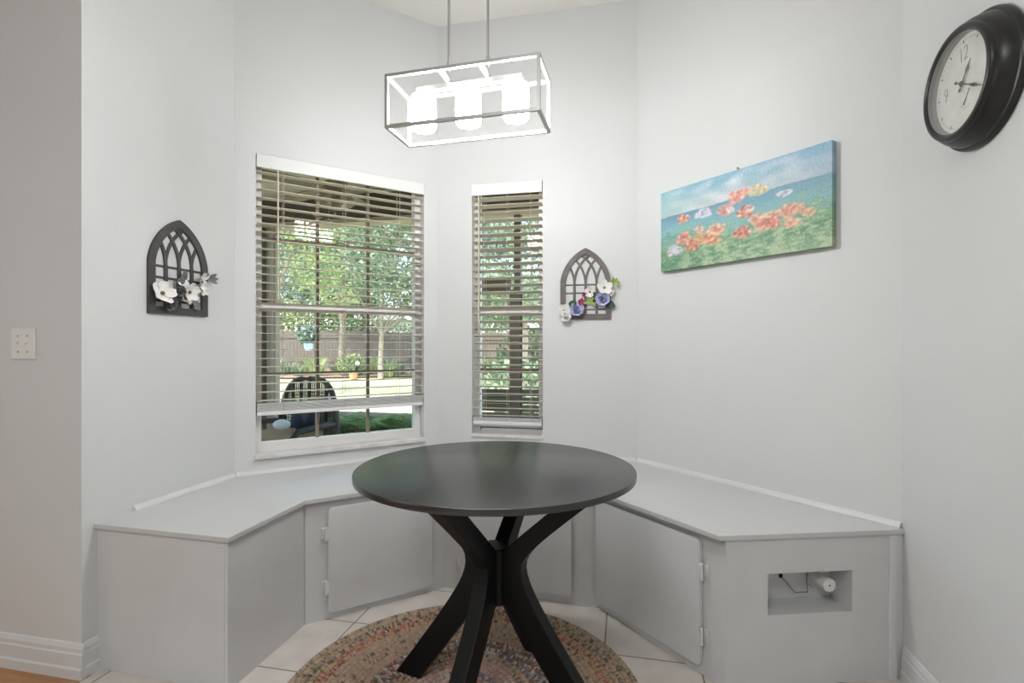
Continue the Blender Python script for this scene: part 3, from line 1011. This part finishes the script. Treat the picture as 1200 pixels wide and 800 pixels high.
def petal_ring(m, n, L, w, up, M, ph=0.0, cup=0.3, jit=0.12):
    for k in range(n):
        a = ph + 2 * PI * k / n + random.uniform(-jit, jit)
        Mk = M @ RZ(a) @ RY(-up + random.uniform(-0.15, 0.15))
        vs, fs = [], []
        nu, nv = 5, 5
        for i in range(nu + 1):
            u = i / nu
            wd = w * math.sin(PI * (0.06 + 0.78 * u ** 1.25)) * (1 + 0.08 * math.sin(k * 9 + 6 * u))
            for j in range(nv + 1):
                v = j / nv * 2 - 1
                vs.append((L * u, wd * v, cup * L * (u * u * 0.5 + 0.35 * v * v * u) + 0.002 * math.sin(5 * v + 7 * u)))
        for i in range(nu):
            for j in range(nv):
                q = i * (nv + 1) + j
                fs.append((q, q + nv + 1, q + nv + 2, q + 1))
        m.add(vs, fs, Mk)

def flower(P, u, v, r, kind, petmat, d=0.018):
    M = T(u, -d, v) @ RX(PI / 2) @ RZ(random.uniform(0, 6)) @ RX(random.uniform(-0.35, 0.35)) @ RY(random.uniform(-0.35, 0.35))
    m = MB()
    if kind == 'rose':
        petal_ring(m, 6, r, r * 0.55, 0.25, M, 0, 0.5)
        petal_ring(m, 5, r * 0.78, r * 0.5, 0.7, M, 0.5, 0.6)
        petal_ring(m, 4, r * 0.55, r * 0.4, 1.1, M, 0.2, 0.5)
    else:
        petal_ring(m, 5, r, r * 0.42, 0.25, M, 0, 0.35)
    f = m.build('flower', petmat, P, smooth=60)
    m = MB(); m.ball(r * 0.16, M @ T(0, 0, r * 0.12), 10, 6); m.build('flower_centre', POLLEN, f, smooth=60)

def leaf(P, u, v, L, w, ang, mt, d=0.012, lift=0.25):
    m = MB()
    M = T(u, -d, v) @ RX(PI / 2) @ RZ(ang) @ RY(-lift)
    vs, fs = [], []
    n = 8
    for i in range(n + 1):
        t = i / n
        wd = w * math.sin(PI * min(1, t * 0.96 + 0.04)) ** 0.8
        vs += [(L * t, -wd, 0.1 * L * t * t + 0.15 * wd), (L * t, 0, 0.1 * L * t * t), (L * t, wd, 0.1 * L * t * t + 0.15 * wd)]
    for i in range(n):
        for j in range(2):
            q = i * 3 + j; fs.append((q, q + 3, q + 4, q + 1))
    m.add(vs, fs, M)
    m.build('leaf', mt, P, smooth=60)

def ornament(M, Wd, Hh, wood, label):
    Rt = root('arch_wall_hanging', M, label, 'wall ornament', 'pointed-arch wall ornaments')
    arch_panel(Wd, Hh, 0.012).build('panel', wood, Rt, fix=True)
    return Rt
MO2 = MW2 @ T(0.924, 0, 1.376)
O2 = ornament(MO2, 0.298, 0.422, ARCH, 'grey pointed-arch ornament with lavender and white flowers, right of the small window')
leaf(O2, -0.1, 0.09, 0.055, 0.018, 0.2, LEAFD); leaf(O2, 0.05, 0.1, 0.06, 0.02, 1.5, LEAFD); leaf(O2, 0.14, 0.11, 0.05, 0.018, -1.2, LEAFD); leaf(O2, 0.13, 0.09, 0.05, 0.02, -0.4, LEAFD)
flower(O2, -0.125, 0.052, 0.045, 'open', PETALW); flower(O2, -0.116, 0.016, 0.038, 'rose', PETALW, 0.022); flower(O2, -0.085, 0.06, 0.026, 'open', PETALW)
flower(O2, -0.05, 0.052, 0.046, 'rose', PETALL, 0.022); flower(O2, 0.098, 0.115, 0.045, 'rose', PETALL, 0.022)
flower(O2, -0.022, 0.1, 0.024, 'open', PETALM, 0.02); flower(O2, -0.005, 0.146, 0.018, 'open', PETALM)
flower(O2, 0.028, 0.16, 0.034, 'open', PETALW); flower(O2, 0.112, 0.182, 0.05, 'open', PETALW, 0.024); flower(O2, 0.145, 0.155, 0.028, 'open', PETALW, 0.022)
for a in (0.1, 0.9, 1.7, -0.6, 2.6): leaf(O2, 0.165, 0.21, 0.04, 0.008, a, LEAFL, 0.02, 0.5)
for a in (-0.4, 0.8, 2.0, 3.3): leaf(O2, 0.025, 0.1, 0.042, 0.009, a, LEAFL, 0.02, 0.4)
MO1 = frame((-1.95, 1.953), (0, 1), 1.357)
O1 = ornament(MO1, 0.315, 0.424, ARCHD, 'dark grey pointed-arch ornament with white flowers on the left wall')
leaf(O1, -0.02, 0.12, 0.06, 0.02, 1.2, LEAFG); leaf(O1, 0.07, 0.08, 0.06, 0.018, -1.3, LEAFG); leaf(O1, 0.03, 0.16, 0.055, 0.016, 2.2, LEAFG)
flower(O1, -0.108, 0.085, 0.055, 'open', PETALW, 0.024); flower(O1, -0.07, 0.05, 0.035, 'rose', PETALG, 0.02); flower(O1, -0.03, 0.1, 0.036, 'rose', PETALG, 0.02)
flower(O1, 0.03, 0.105, 0.048, 'open', PETALW, 0.026); flower(O1, 0.012, 0.075, 0.036, 'open', PETALW, 0.022); flower(O1, 0.095, 0.16, 0.05, 'open', PETALW, 0.026); flower(O1, 0.12, 0.13, 0.034, 'open', PETALW, 0.02)
flower(O1, 0.0, 0.14, 0.026, 'open', PETALW, 0.02)
for a in (0.1, 0.8, -0.6, 2.6): leaf(O1, 0.15, 0.18, 0.045, 0.01, a, LEAFG, 0.02, 0.5)

# ------------------------------------------------------------------ light switch
SW = root('light_switch', frame((-2.22, 1.53), (1, 0), 1.227), 'white double light switch plate on the near left wall', 'light switch')
m = MB(); m.box(-0.058, 0.058, -0.006, 0, -0.058, 0.058); m.build('plate', PLATE, SW, bevel=0.003)
for x in (-0.023, 0.023):
    m = MB(); m.box(x - 0.005, x + 0.005, -0.0075, -0.0055, -0.012, 0.012); m.box(x - 0.0042, x + 0.0042, -0.017, -0.006, -0.002, 0.007, T(0, 0, 0) @ T(x, -0.006, 0) @ RX(-0.5) @ T(-x, 0.006, 0))
    m.build('toggle', PLATE, SW, bevel=0.001)
    for z in (-0.03, 0.03):
        m = MB(); m.lathe([(0, 0.0072), (0.0028, 0.0072), (0.0034, 0.006)], 12, T(x, 0, z) @ RX(PI / 2), close=False); m.build('screw', SCREW, SW)

# ------------------------------------------------------------------ outdoors: porch
GZ = -0.12
m = MB(); m.prism([(-7, 1.7), (-2.12, 1.7), (-2.12, 2.4), (-1.24, 3.27), (3, 3.27), (3, 4.5), (-7, 4.5)], 2.58, 2.68)
struct(m.build('porch_ceiling', PORCHC))
m = MB(); m.prism([(-7, 1.7), (-2.12, 1.7), (-2.12, 2.4), (-1.24, 3.27), (3, 3.27), (3, 4.6), (-7, 4.6)], GZ - 0.1, -0.02)
struct(m.build('patio_floor', CONC))
m = MB(); m.box(-7, 3, 4.25, 4.39, 2.36, 2.58)
tag(m.build('porch_beam', BEAMM), 'dark brown beam along the outer edge of the porch roof', 'beam')
m = MB(); m.box(-7, 3, 4.235, 4.41, 2.325, 2.36)
tag(m.build('beam_trim', SOFFIT), 'tan board under the dark porch beam', 'trim board')
m = MB(); m.box(-3.42, -3.3, 4.24, 4.36, -0.02, 2.325)
m.build('p', PORCHW).name = 'porch_post'
tag(bpy.data.objects['porch_post'], 'thick brown porch post at the left edge of the wide window', 'post')
for x, lab in ((-3.265, 'thin tan porch upright beside the thick brown post'), (-3.195, 'thin tan porch upright nearest the garden, left in the wide window')):
    m = MB(); m.box(x - 0.014, x + 0.014, 4.27, 4.33, -0.02, 2.325)
    tag(m.build('porch_upright', PORCHT), lab, 'post', 'thin tan porch uprights')
m = MB(); m.box(-0.905, -0.85, 4.26, 4.34, -0.02, 2.325); m.box(-0.94, -0.85, 4.25, 4.345, -0.02, 1.69)
pp = m.build('porch_post', PORCHW); tag(pp, 'brown porch post behind the small window', 'post')
m = MB(); m.box(-1.5, -0.94, 4.28, 4.31, 1.665, 1.80); m.box(-1.5, -0.94, 4.27, 4.32, 1.655, 1.665)
tag(m.build('porch_cross_rail', PORCHW), 'brown horizontal board left of the post behind the small window', 'board')
PR = root('porch_railing', T(-0.6, 4.3, -0.02), 'low brown railing of horizontal boards behind the small window', 'railing')
for k in range(13):
    z = 0.02 + 0.0665 * k
    m = MB(); m.box(-0.7, -0.335, -0.012, 0.012, z, z + (0.062 if k % 3 else 0.052)); m.build('board', PORCHW, PR)
    m = MB(); m.box(-0.25, 0.16, -0.012, 0.012, z, z + 0.052); m.build('board', PORCHW, PR)
for x in (-0.74, 0.16):
    m = MB(); m.box(x, x + 0.04, -0.03, 0.03, 0, 0.9); m.build('railing_post', PORCHW, PR)

# low block planter wall with ferns
m = MB(); m.box(-3.05, -1.75, 4.42, 4.62, GZ, 0.54); m.box(-3.08, -1.72, 4.4, 4.64, 0.54, 0.575)
tag(m.build('planter_wall', BRICK, bevel=0.006), 'low brown block wall at the porch edge outside the wide window', 'low wall')
def fern(x, y, z, n, L, label):
    Rt = root('fern', T(x, y, z), label, 'fern', 'ferns on the plank stand')
    m = MB()
    for k in range(n):
        a = 2 * PI * k / n + random.uniform(-0.3, 0.3)
        Lf = L * random.uniform(0.7, 1.1)
        e = random.uniform(0.6, 1.35)
        M = RZ(a)
        g = random.uniform(0.7, 1.3)
        col = (lin(124) * g, lin(164) * g, lin(76) * g, 1)
        ns = 16
        for i in range(ns):
            t = i / ns
            px = Lf * (t * math.cos(e) + 0.25 * t * t); pz = Lf * (t * math.sin(e) - 0.55 * t * t)
            wl = Lf * 0.24 * math.sin(PI * (0.12 + 0.86 * t)) + 0.004
            for s in (-1, 1):
                m.add([(px, 0, pz), (px + 0.012, 0, pz + 0.002), (px + 0.028, s * wl, pz - 0.01), (px + 0.014, s * wl * 0.9, pz - 0.014)], [(0, 1, 2, 3)], M, col)
    m.build('fronds', LEAF, Rt)
    m = MB(); m.lathe([(0.07, -0.16), (0.1, 0.0), (0.105, 0.0), (0.105, 0.015), (0.085, 0.015), (0.08, 0.0), (0, 0.0)], 20, close=False)
    m.build('pot', TERRA, Rt, smooth=40)
fern(-2.5, 4.17, 0.4, 40, 0.50, 'leftmost of the three green ferns before the low porch wall')
fern(-2.2, 4.17, 0.4, 44, 0.54, 'middle of the three green ferns before the low porch wall')
fern(-1.93, 4.18, 0.4, 40, 0.50, 'rightmost of the three green ferns before the low porch wall')
m = MB(); m.box(-2.75, -1.7, 4.08, 4.36, 0.2, 0.235); m.box(-2.72, -2.68, 4.1, 4.34, -0.02, 0.2); m.box(-1.78, -1.74, 4.1, 4.34, -0.02, 0.2)
tag(m.build('plant_bench', PORCHW), 'low brown plank stand holding the three ferns on the porch', 'stand')

# wicker chair with cushion and pillows
def chair():
    Rt = root('wicker_chair', T(-2.64, 3.62, -0.02) @ RZ(math.radians(-12)), 'dark wicker armchair on the porch outside the wide window', 'chair')
    m = MB()
    m.box(-0.29, 0.29, -0.28, 0.26, 0.36, 0.46)
    m.build('seat', WICKER, Rt, bevel=0.02)
    # arched back frame with verticals
    def arch(a, h0, h1, n=24):
        return [(-a * math.copysign(abs(math.cos(PI * i / n)) ** 0.55, math.cos(PI * i / n)) * (1 - 0.14 * math.sin(PI * i / n)), 0.26 + 0.03 * math.sin(PI * i / n), h0 + (h1 - h0) * math.sin(PI * i / n) ** 0.55) for i in range(n + 1)]
    m = MB(); m.tube(arch(0.33, 0.36, 0.965), 0.022, 8); m.build('back_frame', WICKER, Rt, smooth=60)
    m = MB()
    for k in range(-15, 16):
        x = k * 0.0185
        top = 0.38 + 0.57 * max(0.05, (1 - (abs(x) / 0.31) ** 4)) ** 0.5
        m.tube([(x, 0.265, 0.36), (x, 0.285, top)], 0.0055 if k % 5 else 0.013, 6)
    for k in range(16):
        z = 0.46 + k * 0.028
        w = 0.25 if z < 0.8 else 0.22
        m.tube([(-w, 0.278, z), (0, 0.284, z), (w, 0.278, z)], 0.004, 5)
    m.build('back_weave', WICKER, Rt)
    for s in (-1, 1):
        m = MB(); m.tube([(s * 0.3, 0.27, 0.6), (s * 0.32, 0.1, 0.615), (s * 0.32, -0.15, 0.6), (s * 0.31, -0.25, 0.5), (s * 0.29, -0.27, 0.0)], 0.024, 8)
        m.build('arm', WICKER, Rt, smooth=60)
        m = MB(); m.tube([(s * 0.27, 0.25, 0.36), (s * 0.27, 0.28, 0.0)], 0.02, 8); m.build('leg', WICKER, Rt, smooth=60)
    return Rt
chair()
m = MB(); m.box(-0.25, 0.25, -0.27, 0.2, 0.0, 0.1)
cu = m.build('seat_cushion', CUSHT, M=T(-2.64, 3.62, 0.442) @ RZ(math.radians(-12)), bevel=0.035, seg=3, smooth=60)
tag(cu, 'tan seat cushion on the dark wicker porch chair', 'cushion')
m = MB(); m.ball(0.13, Matrix.Diagonal((1.0, 0.45, 0.7, 1)), 20, 12)
p = m.build('throw_pillow', PILLOWB, M=T(-2.47, 3.66, 0.64) @ RZ(-0.2) @ RX(-0.4), smooth=80); tag(p, 'navy throw pillow on the wicker porch chair', 'pillow', 'throw pillows on the porch chair')
m = MB(); m.ball(0.068, Matrix.Diagonal((1.0, 0.5, 0.6, 1)), 20, 12)
p = m.build('throw_pillow', PILLOW, M=T(-2.57, 3.52, 0.615) @ RZ(0.2) @ RX(-0.5), smooth=80); tag(p, 'white throw pillow in front on the wicker porch chair', 'pillow', 'throw pillows on the porch chair')

# porch ceiling fan
FN = root('ceiling_fan', T(-2.17, 3.62, 2.58), 'brown ceiling fan with unlit glass shades under the porch roof', 'ceiling fan')
m = MB(); m.lathe([(0.0, 0), (0.06, 0), (0.05, -0.03), (0.02, -0.04), (0.02, -0.1), (0.09, -0.11), (0.1, -0.16), (0.07, -0.2), (0, -0.2)], 24, close=False); m.build('motor', FANM, FN, smooth=40)
for k in range(5):
    m = MB(); m.box(0.09, 0.6, -0.06, 0.06, -0.004, 0.004, RX(0.2)); m.build('blade', FANM, FN, bevel=0.003, M=T(0, 0, -0.15) @ RZ(2 * PI * k / 5 + 0.3))
for k in range(3):
    m = MB(); m.lathe([(0.025, 0), (0.045, -0.03), (0.06, -0.09), (0.055, -0.09), (0.0, -0.02)], 18, close=False)
    a = 2 * PI * k / 3
    m.build('shade', FANG, FN, smooth=50, M=T(0.07 * math.cos(a), 0.07 * math.sin(a), -0.2) @ RZ(a) @ RY(-0.45))
for x, l in ((-0.03, 0.2), (0.02, 0.16)):
    m = MB(); m.tube([(x, -0.05, -0.2), (x, -0.05, -0.2 - l)], 0.002, 5); m.ball(0.01, T(x, -0.05, -0.2 - l)); m.build('pull_chain', PORCHT, FN)

# ------------------------------------------------------------------ outdoors: garden
def gz(y):
    return GZ + max(0, min(1, (y - 6) / 14)) * 0.4
m = MB()
xs = [-40 + 2.5 * i for i in range(27)]; ys = [3.0 + 1.6 * j for j in range(26)]
vs = [(x, y, gz(y) - 0.02) for y in ys for x in xs]
fs = [(j * len(xs) + i, j * len(xs) + i + 1, (j + 1) * len(xs) + i + 1, (j + 1) * len(xs) + i) for j in range(len(ys) - 1) for i in range(len(xs) - 1)]
m.add(vs, fs); struct(m.build('lawn', GRASS))
m = MB()
bp = []
for i in range(30):
    x = -24 + i * 1.0
    bp.append((x, 15.6 + 0.5 * math.sin(x * 0.7) + (x + 10) * 0.05))
vs = [(x, y, gz(y) + 0.03) for x, y in bp] + [(x, 21.5 + (x + 10) * 0.1, gz(21) + 0.05) for x, y in bp]
n = len(bp)
m.add(vs, [(i, i + 1, n + i + 1, n + i) for i in range(n - 1)]); struct(m.build('flower_bed_soil', MULCH))
# fence: boards with gaps, rails
Fz = gz(20) - 0.02
def fence(name, P, Q, h, label):
    M, L = seg(P, Q, Fz)
    m = MB()
    x = 0
    while x < L:
        m.box(x, x + 0.142, 0, 0.02, 0.02, h + random.uniform(-0.02, 0.02)); x += 0.15
    for z in (0.3, h - 0.3): m.box(0, L, -0.04, 0, z, z + 0.09)
    return tag(m.build(name, FENCEM, M=M), label, 'fence', 'back garden fence stretches')
fence('board_fence', (-22, 18.0), (-9.6, 20.0), 1.58, 'tall weathered board fence at the back of the garden, left stretch')
fence('board_fence', (-9.6, 20.0), (9, 22.6), 1.5, 'weathered board fence at the back of the garden, stretch right of the trees')

def leaves(m, cx, cy, cz, rx, ry, rz, n, size, cols, shell=0.35):
    for _ in range(n):
        while True:
            p = Vector((random.uniform(-1, 1), random.uniform(-1, 1), random.uniform(-1, 1)))
            if shell < p.length <= 1: break
        p = Vector((cx + p.x * rx, cy + p.y * ry, cz + p.z * rz))
        s = size * random.uniform(0.6, 1.3)
        M = T(*p) @ Matrix.Rotation(random.uniform(0, 6.28), 4, 'Z') @ Matrix.Rotation(random.uniform(-1.2, 1.2), 4, 'X') @ Matrix.Rotation(random.uniform(0, 6.28), 4, 'Y')
        c = random.choice(cols); g = random.uniform(0.75, 1.25)
        m.add([(-s * 0.5, 0, 0), (0, -s * 0.28, 0.05 * s), (s * 0.5, 0, 0), (0, s * 0.28, 0.05 * s)], [(0, 1, 2, 3)], M, tuple(min(1, lin(q) * g) for q in c) + (1,))
G1 = [(112, 134, 104), (130, 150, 116), (96, 118, 96), (150, 166, 132)]
G2 = [(100, 124, 110), (122, 144, 128), (86, 110, 98), (142, 160, 144)]
G3 = [(142, 158, 104), (160, 174, 116), (122, 142, 96), (178, 188, 136)]
G4 = [(64, 92, 62), (80, 110, 72), (96, 124, 82)]
def tree(x, y, h, tr, blobs, size, cols, n, label, lean=0.0, group=None):
    Rt = root('tree', T(x, y, gz(y)), label, 'tree', group or 'trees in and beyond the garden')
    m = MB()
    tp = [(0, 0, -0.1), (lean * 0.3, 0.02, h * 0.3), (lean * 0.6 + 0.05, -0.02, h * 0.6), (lean, 0, h)]
    m.tube(tp, tr, 10, r1=tr * 0.55)
    for bx_, by_, bz_, br, bv in blobs[:5]:
        m.tube([tp[2], ((tp[3][0] + bx_) / 2, by_ / 2, (h + bz_) / 2), (bx_, by_, bz_)], tr * 0.4, 6, r1=tr * 0.12)
    m.build('trunk', BARK, Rt, smooth=60)
    m = MB()
    tot = sum(b[3] ** 2 for b in blobs)
    for bx_, by_, bz_, br, bv in blobs:
        leaves(m, bx_, by_, bz_, br, br, bv, int(n * 1.1 * br * br / tot), size * 0.78, cols)
    o = m.build('crown', LEAF, Rt)
    return Rt
def crown(cx, cz, R, k, seed):
    r = random.Random(seed)
    return [(cx + r.uniform(-R, R), r.uniform(-R, R) * 0.7, cz + r.uniform(-R, R) * 0.8, R * r.uniform(0.4, 0.65), R * r.uniform(0.3, 0.5)) for _ in range(k)]
tree(-10.09, 17.2, 3.0, 0.14, crown(0.2, 4.3, 2.2, 11, 1), 0.24, G2, 5200, 'tree with a pale trunk centred before the garden fence')
tree(-7.8, 15.7, 2.4, 0.1, crown(0.3, 3.4, 1.7, 10, 2), 0.2, G1, 4600, 'slim tree right of the pale-trunked tree before the fence')
tree(-7.9, 10.2, 2.8, 0.12, crown(0.2, 3.2, 1.3, 9, 3), 0.15, G3, 3600, 'bright yellow-green tree nearest the porch at the left')
tree(-12.5, 23.5, 3.6, 0.25, crown(0, 5.5, 3.2, 12, 4), 0.34, G1, 5200, 'large leafy tree beyond the fence, straight above the pale-trunked tree')
tree(-17.5, 22.0, 3.6, 0.25, crown(0, 5.0, 3.0, 12, 5), 0.34, G3, 4200, 'yellow-green tree beyond the fence at the far left')
tree(-9.0, 26.0, 4.4, 0.25, crown(0.4, 6.8, 2.8, 10, 6), 0.36, G2, 3600, 'bluish-green tree beyond the fence above the neighbouring house')
tree(-4.6, 13.5, 2.8, 0.14, crown(-0.2, 4.4, 1.7, 9, 7), 0.2, G1, 3600, 'garden tree seen high at the right side of the wide window')
tree(-2.3, 11.8, 2.2, 0.13, crown(0, 3.0, 1.6, 10, 8), 0.18, G1, 4200, 'leafy tree behind the small window')
tree(-3.6, 23.8, 3.2, 0.2, crown(0, 4.2, 2.6, 12, 9), 0.3, G2, 4200, 'tree beyond the fence behind the small window')
tree(-14.2, 20.9, 1.6, 0.12, crown(0, 2.4, 1.5, 10, 11), 0.22, G3, 2600, 'bushy yellow-green tree low behind the left stretch of fence')
tree(-11.3, 21.8, 1.6, 0.12, crown(0, 2.5, 1.5, 10, 12), 0.22, G1, 2600, 'bushy mid-green tree low behind the fence at its bend')
tree(-12.8, 22.9, 1.5, 0.12, crown(0, 2.1, 1.4, 12, 13), 0.22, G3, 3000, 'bushy yellow-green tree low behind the fence, between two other low trees')
# garden border plants
def tuft(x, y, r, h, n, cols, label, grp):
    m = MB()
    for k in range(n):
        a = random.uniform(0, 6.28); d = random.uniform(0, r * 0.5); L = h * random.uniform(0.6, 1.1); o = random.uniform(0.2, 0.9)
        c = random.choice(cols); g = random.uniform(0.8, 1.2); w = 0.02
        M = T(d * math.cos(a), d * math.sin(a), 0) @ RZ(a)
        m.add([(0, -w, 0), (0, w, 0), (L * o * 0.4, w, L * 0.65), (L * o * 0.4, -w, L * 0.65), (L * o, 0, L)], [(0, 1, 2, 3), (3, 2, 4)], M, tuple(min(1, lin(q) * g) for q in c) + (1,))
    return tag(m.build('border_plant', LEAF, M=T(x, y, gz(y) + 0.02)), label, 'plant', grp)
k = 0
for i in range(40):
    x = -16.5 + i * 0.36 + random.uniform(-0.2, 0.2); y = 16.0 + (i % 3) * 0.7 + random.uniform(-0.2, 0.2) + (x + 10) * 0.05
    tuft(x, y, 0.5, random.uniform(0.35, 0.65), 70, G1 if i % 2 else G3, 'grassy green clump in the border along the garden fence', 'grassy clumps along the garden fence')
def shrub(x, y, r, h, n, size, cols, label):
    m = MB(); leaves(m, 0, 0, h * 0.5, r, r, h * 0.55, n, size, cols, 0.3); return tag(m.build('shrub', LEAF, M=T(x, y, gz(y))), label, 'shrub', 'garden shrubs')
shrub(-9.2, 16.3, 0.5, 0.75, 700, 0.12, G3, 'round lime shrub at the foot of the pale-trunked tree')
shrub(-7.5, 18.8, 0.6, 1.7, 700, 0.16, G2, 'tall shrub by the fence right of the slim tree')
shrub(-1.9, 9.2, 0.7, 1.0, 900, 0.13, G1, 'green shrub low behind the small window')
shrub(-2.7, 15.0, 1.0, 1.6, 900, 0.18, G4, 'dark shrub behind the small window')
shrub(-15.0, 16.4, 0.7, 0.8, 600, 0.14, G3, 'lime shrub at the left end of the border')
m = MB(); m.lathe([(0.11, 0), (0.14, 0.17), (0.15, 0.17), (0.15, 0.2), (0.13, 0.2), (0.12, 0.17), (0, 0.16)], 20, close=False)
tag(m.build('flower_pot', TERRA, M=T(-8.55, 15.3, gz(15.3)), smooth=40), 'terracotta pot at the edge of the garden border', 'pot')
m = MB(); m.ball(0.075, I(), 16, 10)
tag(m.build('garden_ball', HOUSEW, M=T(-8.73, 15.9, 0.62), smooth=60), 'small white ball ornament among the border plants', 'ornament')
# hanging basket from a shepherd hook
HB = root('hanging_basket', T(-5.35, 8.05, gz(8)), 'pale blue hanging basket with trailing plant on a thin hook', 'hanging basket')
m = MB(); m.tube([(0.12, 0, 0), (0.12, 0, 1.95), (0.1, 0, 2.05), (0.03, 0, 2.08), (0.0, 0, 2.02), (0, 0, 1.4)], 0.008, 6); m.build('hook', INK, HB)
m = MB(); m.lathe([(0, 1.2), (0.06, 1.2), (0.085, 1.32), (0.09, 1.33), (0.08, 1.33), (0, 1.31)], 20, close=False); m.build('pot', POTB, HB, smooth=40)
m = MB(); leaves(m, 0, 0, 1.47, 0.2, 0.2, 0.17, 380, 0.09, G2, 0.1); m.build('foliage', LEAF, HB)
# neighbouring house
HS = root('house', T(-13.0, 28.5, gz(30)) @ RZ(math.radians(12)), 'white neighbouring house with a gable and columns beyond the fence', 'house')
m = MB(); m.box(-1.6, 1.6, 0, 5, 0, 2.5); m.build('walls', HOUSEW, HS)
m = MB(); m.prism([(-1.9, 2.4), (1.9, 2.4), (0, 3.5)], -5.2, 0.3, XZ); m.build('roof', ROOFM, HS)
m = MB(); m.prism([(-1.8, 2.42), (1.8, 2.42), (0, 3.42)], 0.3, 0.34, XZ); m.build('gable', HOUSEW, HS)
m = MB(); m.box(1.7, 4.9, -0.6, 3, 2.45, 2.75); m.build('porch_roof', HOUSEW, HS)
for x in (2.0, 3.3, 4.7):
    m = MB(); m.lathe([(0.16, 0), (0.16, 0.1), (0.12, 0.14), (0.11, 2.4), (0.15, 2.45)], 16, T(x, -0.4, 0), close=False); m.build('column', HOUSEW, HS, smooth=40)

# ------------------------------------------------------------------ light and sky
w = bpy.data.worlds.new('World'); sc.world = w; w.use_nodes = True
nt = w.node_tree; bg = nt.nodes['Background']
sky = nt.nodes.new('ShaderNodeTexSky')
sky.sky_type = 'NISHITA'; sky.sun_disc = False; sky.sun_elevation = math.radians(55); sky.sun_rotation = math.radians(160); sky.air_density = 1.0; sky.dust_density = 2.5
nt.links.new(sky.outputs['Color'], bg.inputs['Color'])
bg.inputs['Strength'].default_value = 0.42

def light(kind, name, loc, energy, col=(1, 1, 1), rot=(0, 0, 0), size=1.0, size_y=None, shape='RECTANGLE'):
    l = bpy.data.lights.new(name, kind); l.energy = energy; l.color = col
    if kind == 'AREA':
        l.shape = shape; l.size = size
        if size_y: l.size_y = size_y
    o = bpy.data.objects.new(name, l); C.objects.link(o); o.location = loc; o.rotation_euler = rot
    return o
s = light('SUN', 'sun_light', (0, 0, 10), 3.4, (1, 0.96, 0.9))
s.data.angle = math.radians(1.0)
s.rotation_euler = Vector((0.3, 0.55, -0.8)).to_track_quat('-Z', 'Y').to_euler()
# added fill lights, unseen behind the camera
light('AREA', 'rear_fill', (-1.0, REAR + 0.1, 1.4), 3, (0.93, 0.965, 1.0), (math.radians(90), 0, 0), 3.2, 2.1)
light('AREA', 'side_fill', (FARX + 0.1, -1.5, 1.6), 9, (0.94, 0.975, 1.0), (math.radians(90), 0, math.radians(-90)), 2.4, 1.6)
light('AREA', 'overhead_fill', (-0.6, -1.25, CH - 0.03), 28, (0.98, 0.99, 1.0), (0, 0, 0), 1.0, 1.0)

# ------------------------------------------------------------------ camera and colour
cam = bpy.data.cameras.new('Camera'); cam.sensor_width = 36; cam.lens = 608 / 1200 * 36; cam.shift_y = 5 / 1200; cam.clip_start = 0.05
co = bpy.data.objects.new('Camera', cam); C.objects.link(co)
co.location = (0, 0, 1.22); co.rotation_euler = (math.radians(90), 0, math.radians(12.2))
sc.camera = co
sc.view_settings.view_transform = 'Standard'
sc.view_settings.look = 'None'
sc.view_settings.exposure = 0.99
sc.view_settings.gamma = 1.0
sc.view_settings.use_curve_mapping = False
